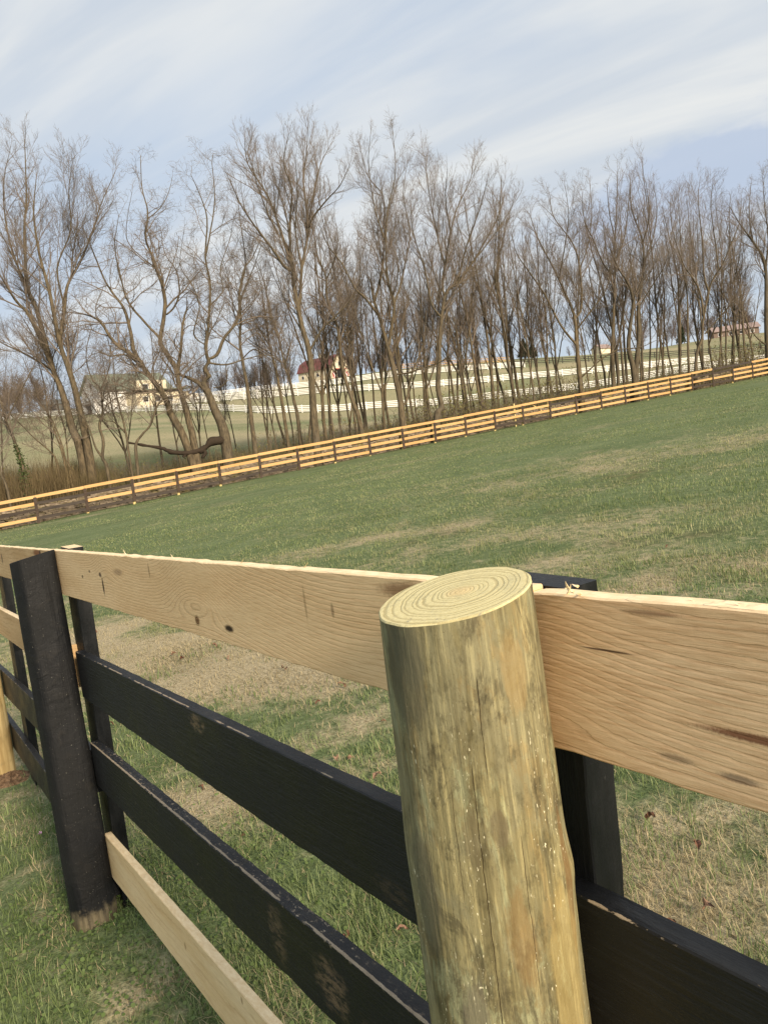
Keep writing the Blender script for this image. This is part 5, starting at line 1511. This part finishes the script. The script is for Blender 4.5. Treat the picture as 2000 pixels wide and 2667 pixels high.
# ------------------------------------------------------------------ evergreens and the far woods
mat_conif, nt = material('evergreen needles')
surface(nt, nt.mix(nt.noise(nt.n('ShaderNodeTexCoord').outputs['Object'], 1.5, 3, .6), (.016, .022, .012), (.045, .055, .026)), .9)
def evergreen(px, py, Y, H, wd, label):
    b = at(px, py, Y); z = gz(b[0], b[1])
    t = thing('evergreen_tree', (b[0], b[1], z), label, 'tree')
    g = np.random.default_rng(int(px))
    tb = Tubes(); tb.add([(0, 0, -.3), (0, 0, H * .5), (0, 0, H)], [.2, .12, .02], 6)
    link('trunk', tb.mesh('trunk', mat_bark), None, t)
    n = 4200
    f = g.random(n); a = g.uniform(0, 6.28, n); rr = wd * (1 - f ** 1.4) * np.sqrt(g.random(n)) * (.7 + .5 * vnoise(a * 2.5, f * 7))
    C = np.stack([rr * np.cos(a), rr * np.sin(a), .1 * H + f * H * .92], -1)
    D = g.normal(0, .17, (n, 3, 3))
    link('crown', mesh_np('crown', (C[:, None] + D).reshape(-1, 3), np.arange(n * 3).reshape(-1, 3)), mat_conif, t)
evergreen(1366, 938, 236, 5.6, 2.0, 'dark rounded evergreen tree beyond the unpainted orange fence')
evergreen(1388, 938, 240, 4.4, 1.8, 'small dark evergreen bush tree beside the rounded evergreen')
evergreen(1774, 895, 256, 7.0, 1.5, 'narrow dark evergreen tree on the crest near the long low house')

mat_farw, nt = material('far bare woods')
rv = nt.n('ShaderNodeObjectInfo').outputs['Random']
surface(nt, nt.mix(rv, (.105, .080, .066), (.145, .115, .098)), .95, None, spec=.05)
def far_tree(sd):
    r_ = random.Random(sd); H = 10.0
    tb, cr = Tubes(), Tubes()
    hb = Habit(up=.35, gnarl=.13, ang=.6, d1=.34, d2=.30, d3=.26, l1=.46, l2=.5, l3=.5, twig=.020, rng=r_, depth=3, minlen=.5)
    p = (0, 0, -.5); d = (0, 0, 1.0); pts = [p]
    for k in range(6):
        d = norm3((d[0] + r_.gauss(0, .09), d[1] + r_.gauss(0, .09), d[2])); p = tuple(p[j] + d[j] * H / 6 for j in range(3)); pts.append(p)
    rads = [.17 * (1 - .85 * k / 6) for k in range(7)]
    tb.add(pts, rads, 5)
    sprout(cr, pts, [(0, 0, 1.0)] * 7, rads, H, 1, hb, .12)
    return tb.mesh('trunk', mat_farw), cr.mesh('crown', mat_farw)
FART = [far_tree(9000 + k) for k in range(3)]
for i in range(120):
    r_ = rnd.random()
    if r_ < .24: px, Y, H, lab = rnd.uniform(-140, 130), rnd.uniform(222, 250), rnd.uniform(8, 13), 'greyish bare tree in the wood beyond the grey shed'
    elif r_ < .42: px, Y, H, lab = rnd.uniform(540, 800), rnd.uniform(236, 262), rnd.uniform(7, 11), 'brownish bare tree in the wood between the farm building and the gambrel barn'
    elif r_ < .58: px, Y, H, lab = rnd.uniform(890, 1040), rnd.uniform(238, 262), rnd.uniform(8, 12), 'brownish bare tree in the wood just past the gambrel barn'
    elif r_ < .76: px, Y, H, lab = rnd.uniform(1040, 1660), rnd.uniform(245, 275), rnd.uniform(4, 8), 'low bare tree on the crest beyond the black rail fence'
    else: px, Y, H, lab = rnd.uniform(1670, 2120), rnd.uniform(266, 295), rnd.uniform(9, 15), 'tall bare tree on the crest around the long low house'
    q = at(px, 1060 - .1 * (px - 900), Y)
    t = thing('bare_tree', (q[0], q[1], gz(q[0], q[1])), lab, 'tree', 'far trees: ' + lab.split(' tree ')[1], rnd.uniform(0, 6.28))
    k = i % 3; w = H / 10 * rnd.uniform(.9, 1.2); t.scale = (w, w, H / 10)
    link('trunk', FART[k][0], None, t); link('crown', FART[k][1], None, t)

# ------------------------------------------------------------------ leaves and flowers in the near turf
mat_leaf, nt = material('dead leaf')
rv = nt.n('ShaderNodeObjectInfo').outputs['Random']
surface(nt, nt.mix(rv, (.095, .038, .022), (.23, .145, .095)), .7, nt.noise(nt.n('ShaderNodeTexCoord').outputs['Object'], 120, 3, .6), .5, .003)
def leaf_mesh(sd):
    g = np.random.default_rng(sd); V = []; F = []
    n = 7
    for k in range(n):
        f = k / (n - 1); w = .016 * math.sin(math.pi * min(.98, f * .92 + .06)) * g.uniform(.7, 1.25)
        for s in (-1, 0, 1):
            V.append((s * w, (f - .5) * .055, .010 * abs(s) * g.uniform(.3, 1.6) + .014 * math.sin(f * 3) * g.uniform(.5, 1.4)))
    for k in range(n - 1):
        for s in (0, 1):
            o = k * 3 + s; F.append((o, o + 1, o + 4, o + 3))
    me = bpy.data.meshes.new('dead_leaf'); me.from_pydata(V, [], F); me.update(); me.materials.append(mat_leaf)
    return me
LM = [leaf_mesh(k) for k in range(5)]
for i, (px, py) in enumerate([(750, 1750), (830, 1840), (880, 1990), (915, 1985), (985, 2035), (1000, 1890), (455, 1710), (475, 1725), (250, 1650), (795, 2370), (910, 2460), (1050, 2440), (525, 2065), (290, 1895), (1760, 2050), (1815, 2220), (1695, 2150), (1850, 2385),
                              (1740, 2435), (640, 2200), (810, 2310), (560, 1690), (600, 1720), (890, 1795), (1975, 2100), (735, 1748), (1737, 1430), (500, 1880), (440, 2520), (560, 2470)]):
    h = ground_hit(px, py)
    where = 'past the reddish top board' if px > 1600 else ('in the straw patch behind the tan top board' if py < 1900 else 'seen between the black boards')
    o = link('dead_leaf', LM[i % 5], None, None, 'curled brown dead leaf in the grass ' + where if 'grass' not in where and 'straw' not in where else 'curled brown dead leaf ' + where, 'leaf', 'dead leaves lying in the grass')
    o.location = (h[0], h[1], h[2] + .022); o.rotation_euler = (rnd.gauss(0, .5), rnd.gauss(0, .5), rnd.uniform(0, 6)); s = rnd.uniform(.5, 1.0) * (1.3 if h[1] > 4 else 1); o.scale = (s, s, s)
mat_pink, nt = material('pink petals'); surface(nt, (.55, .30, .52), .6)
mat_stem, nt = material('weed stem'); surface(nt, (.06, .11, .03), .6)
for i, (px, py) in enumerate([(30, 2462), (270, 2508), (285, 2603), (107, 2193), (340, 2500)]):
    h = ground_hit(px, py)
    t = thing('wildflower', (h[0], h[1], h[2]), 'tiny pink flowering weed in the grass by the black post', 'flower', 'tiny pink flowers in the grass', rnd.uniform(0, 6))
    t.scale = (.62, .62, .7)
    tb = Tubes(); tb.add([(0, 0, 0), (.004, 0, .03), (.006, .002, .055)], [.0014, .0012, .001], 4); link('stem', tb.mesh('stem', mat_stem), None, t)
    V = []; F = []
    for k in range(7):
        a = k * .9 + rnd.random(); c_ = (.006 + .004 * math.cos(a), .002 + .004 * math.sin(a), .050 + .003 * (k % 3)); e = (c_[0] + .011 * math.cos(a), c_[1] + .011 * math.sin(a), c_[2] + .010)
        o = len(V); V += [c_, (e[0] - .004 * math.sin(a), e[1] + .004 * math.cos(a), e[2]), (e[0] + .004 * math.sin(a), e[1] - .004 * math.cos(a), e[2])]; F.append((o, o + 1, o + 2))
    me = bpy.data.meshes.new('petals'); me.from_pydata(V, [], F); me.update(); link('petals', me, mat_pink, t)
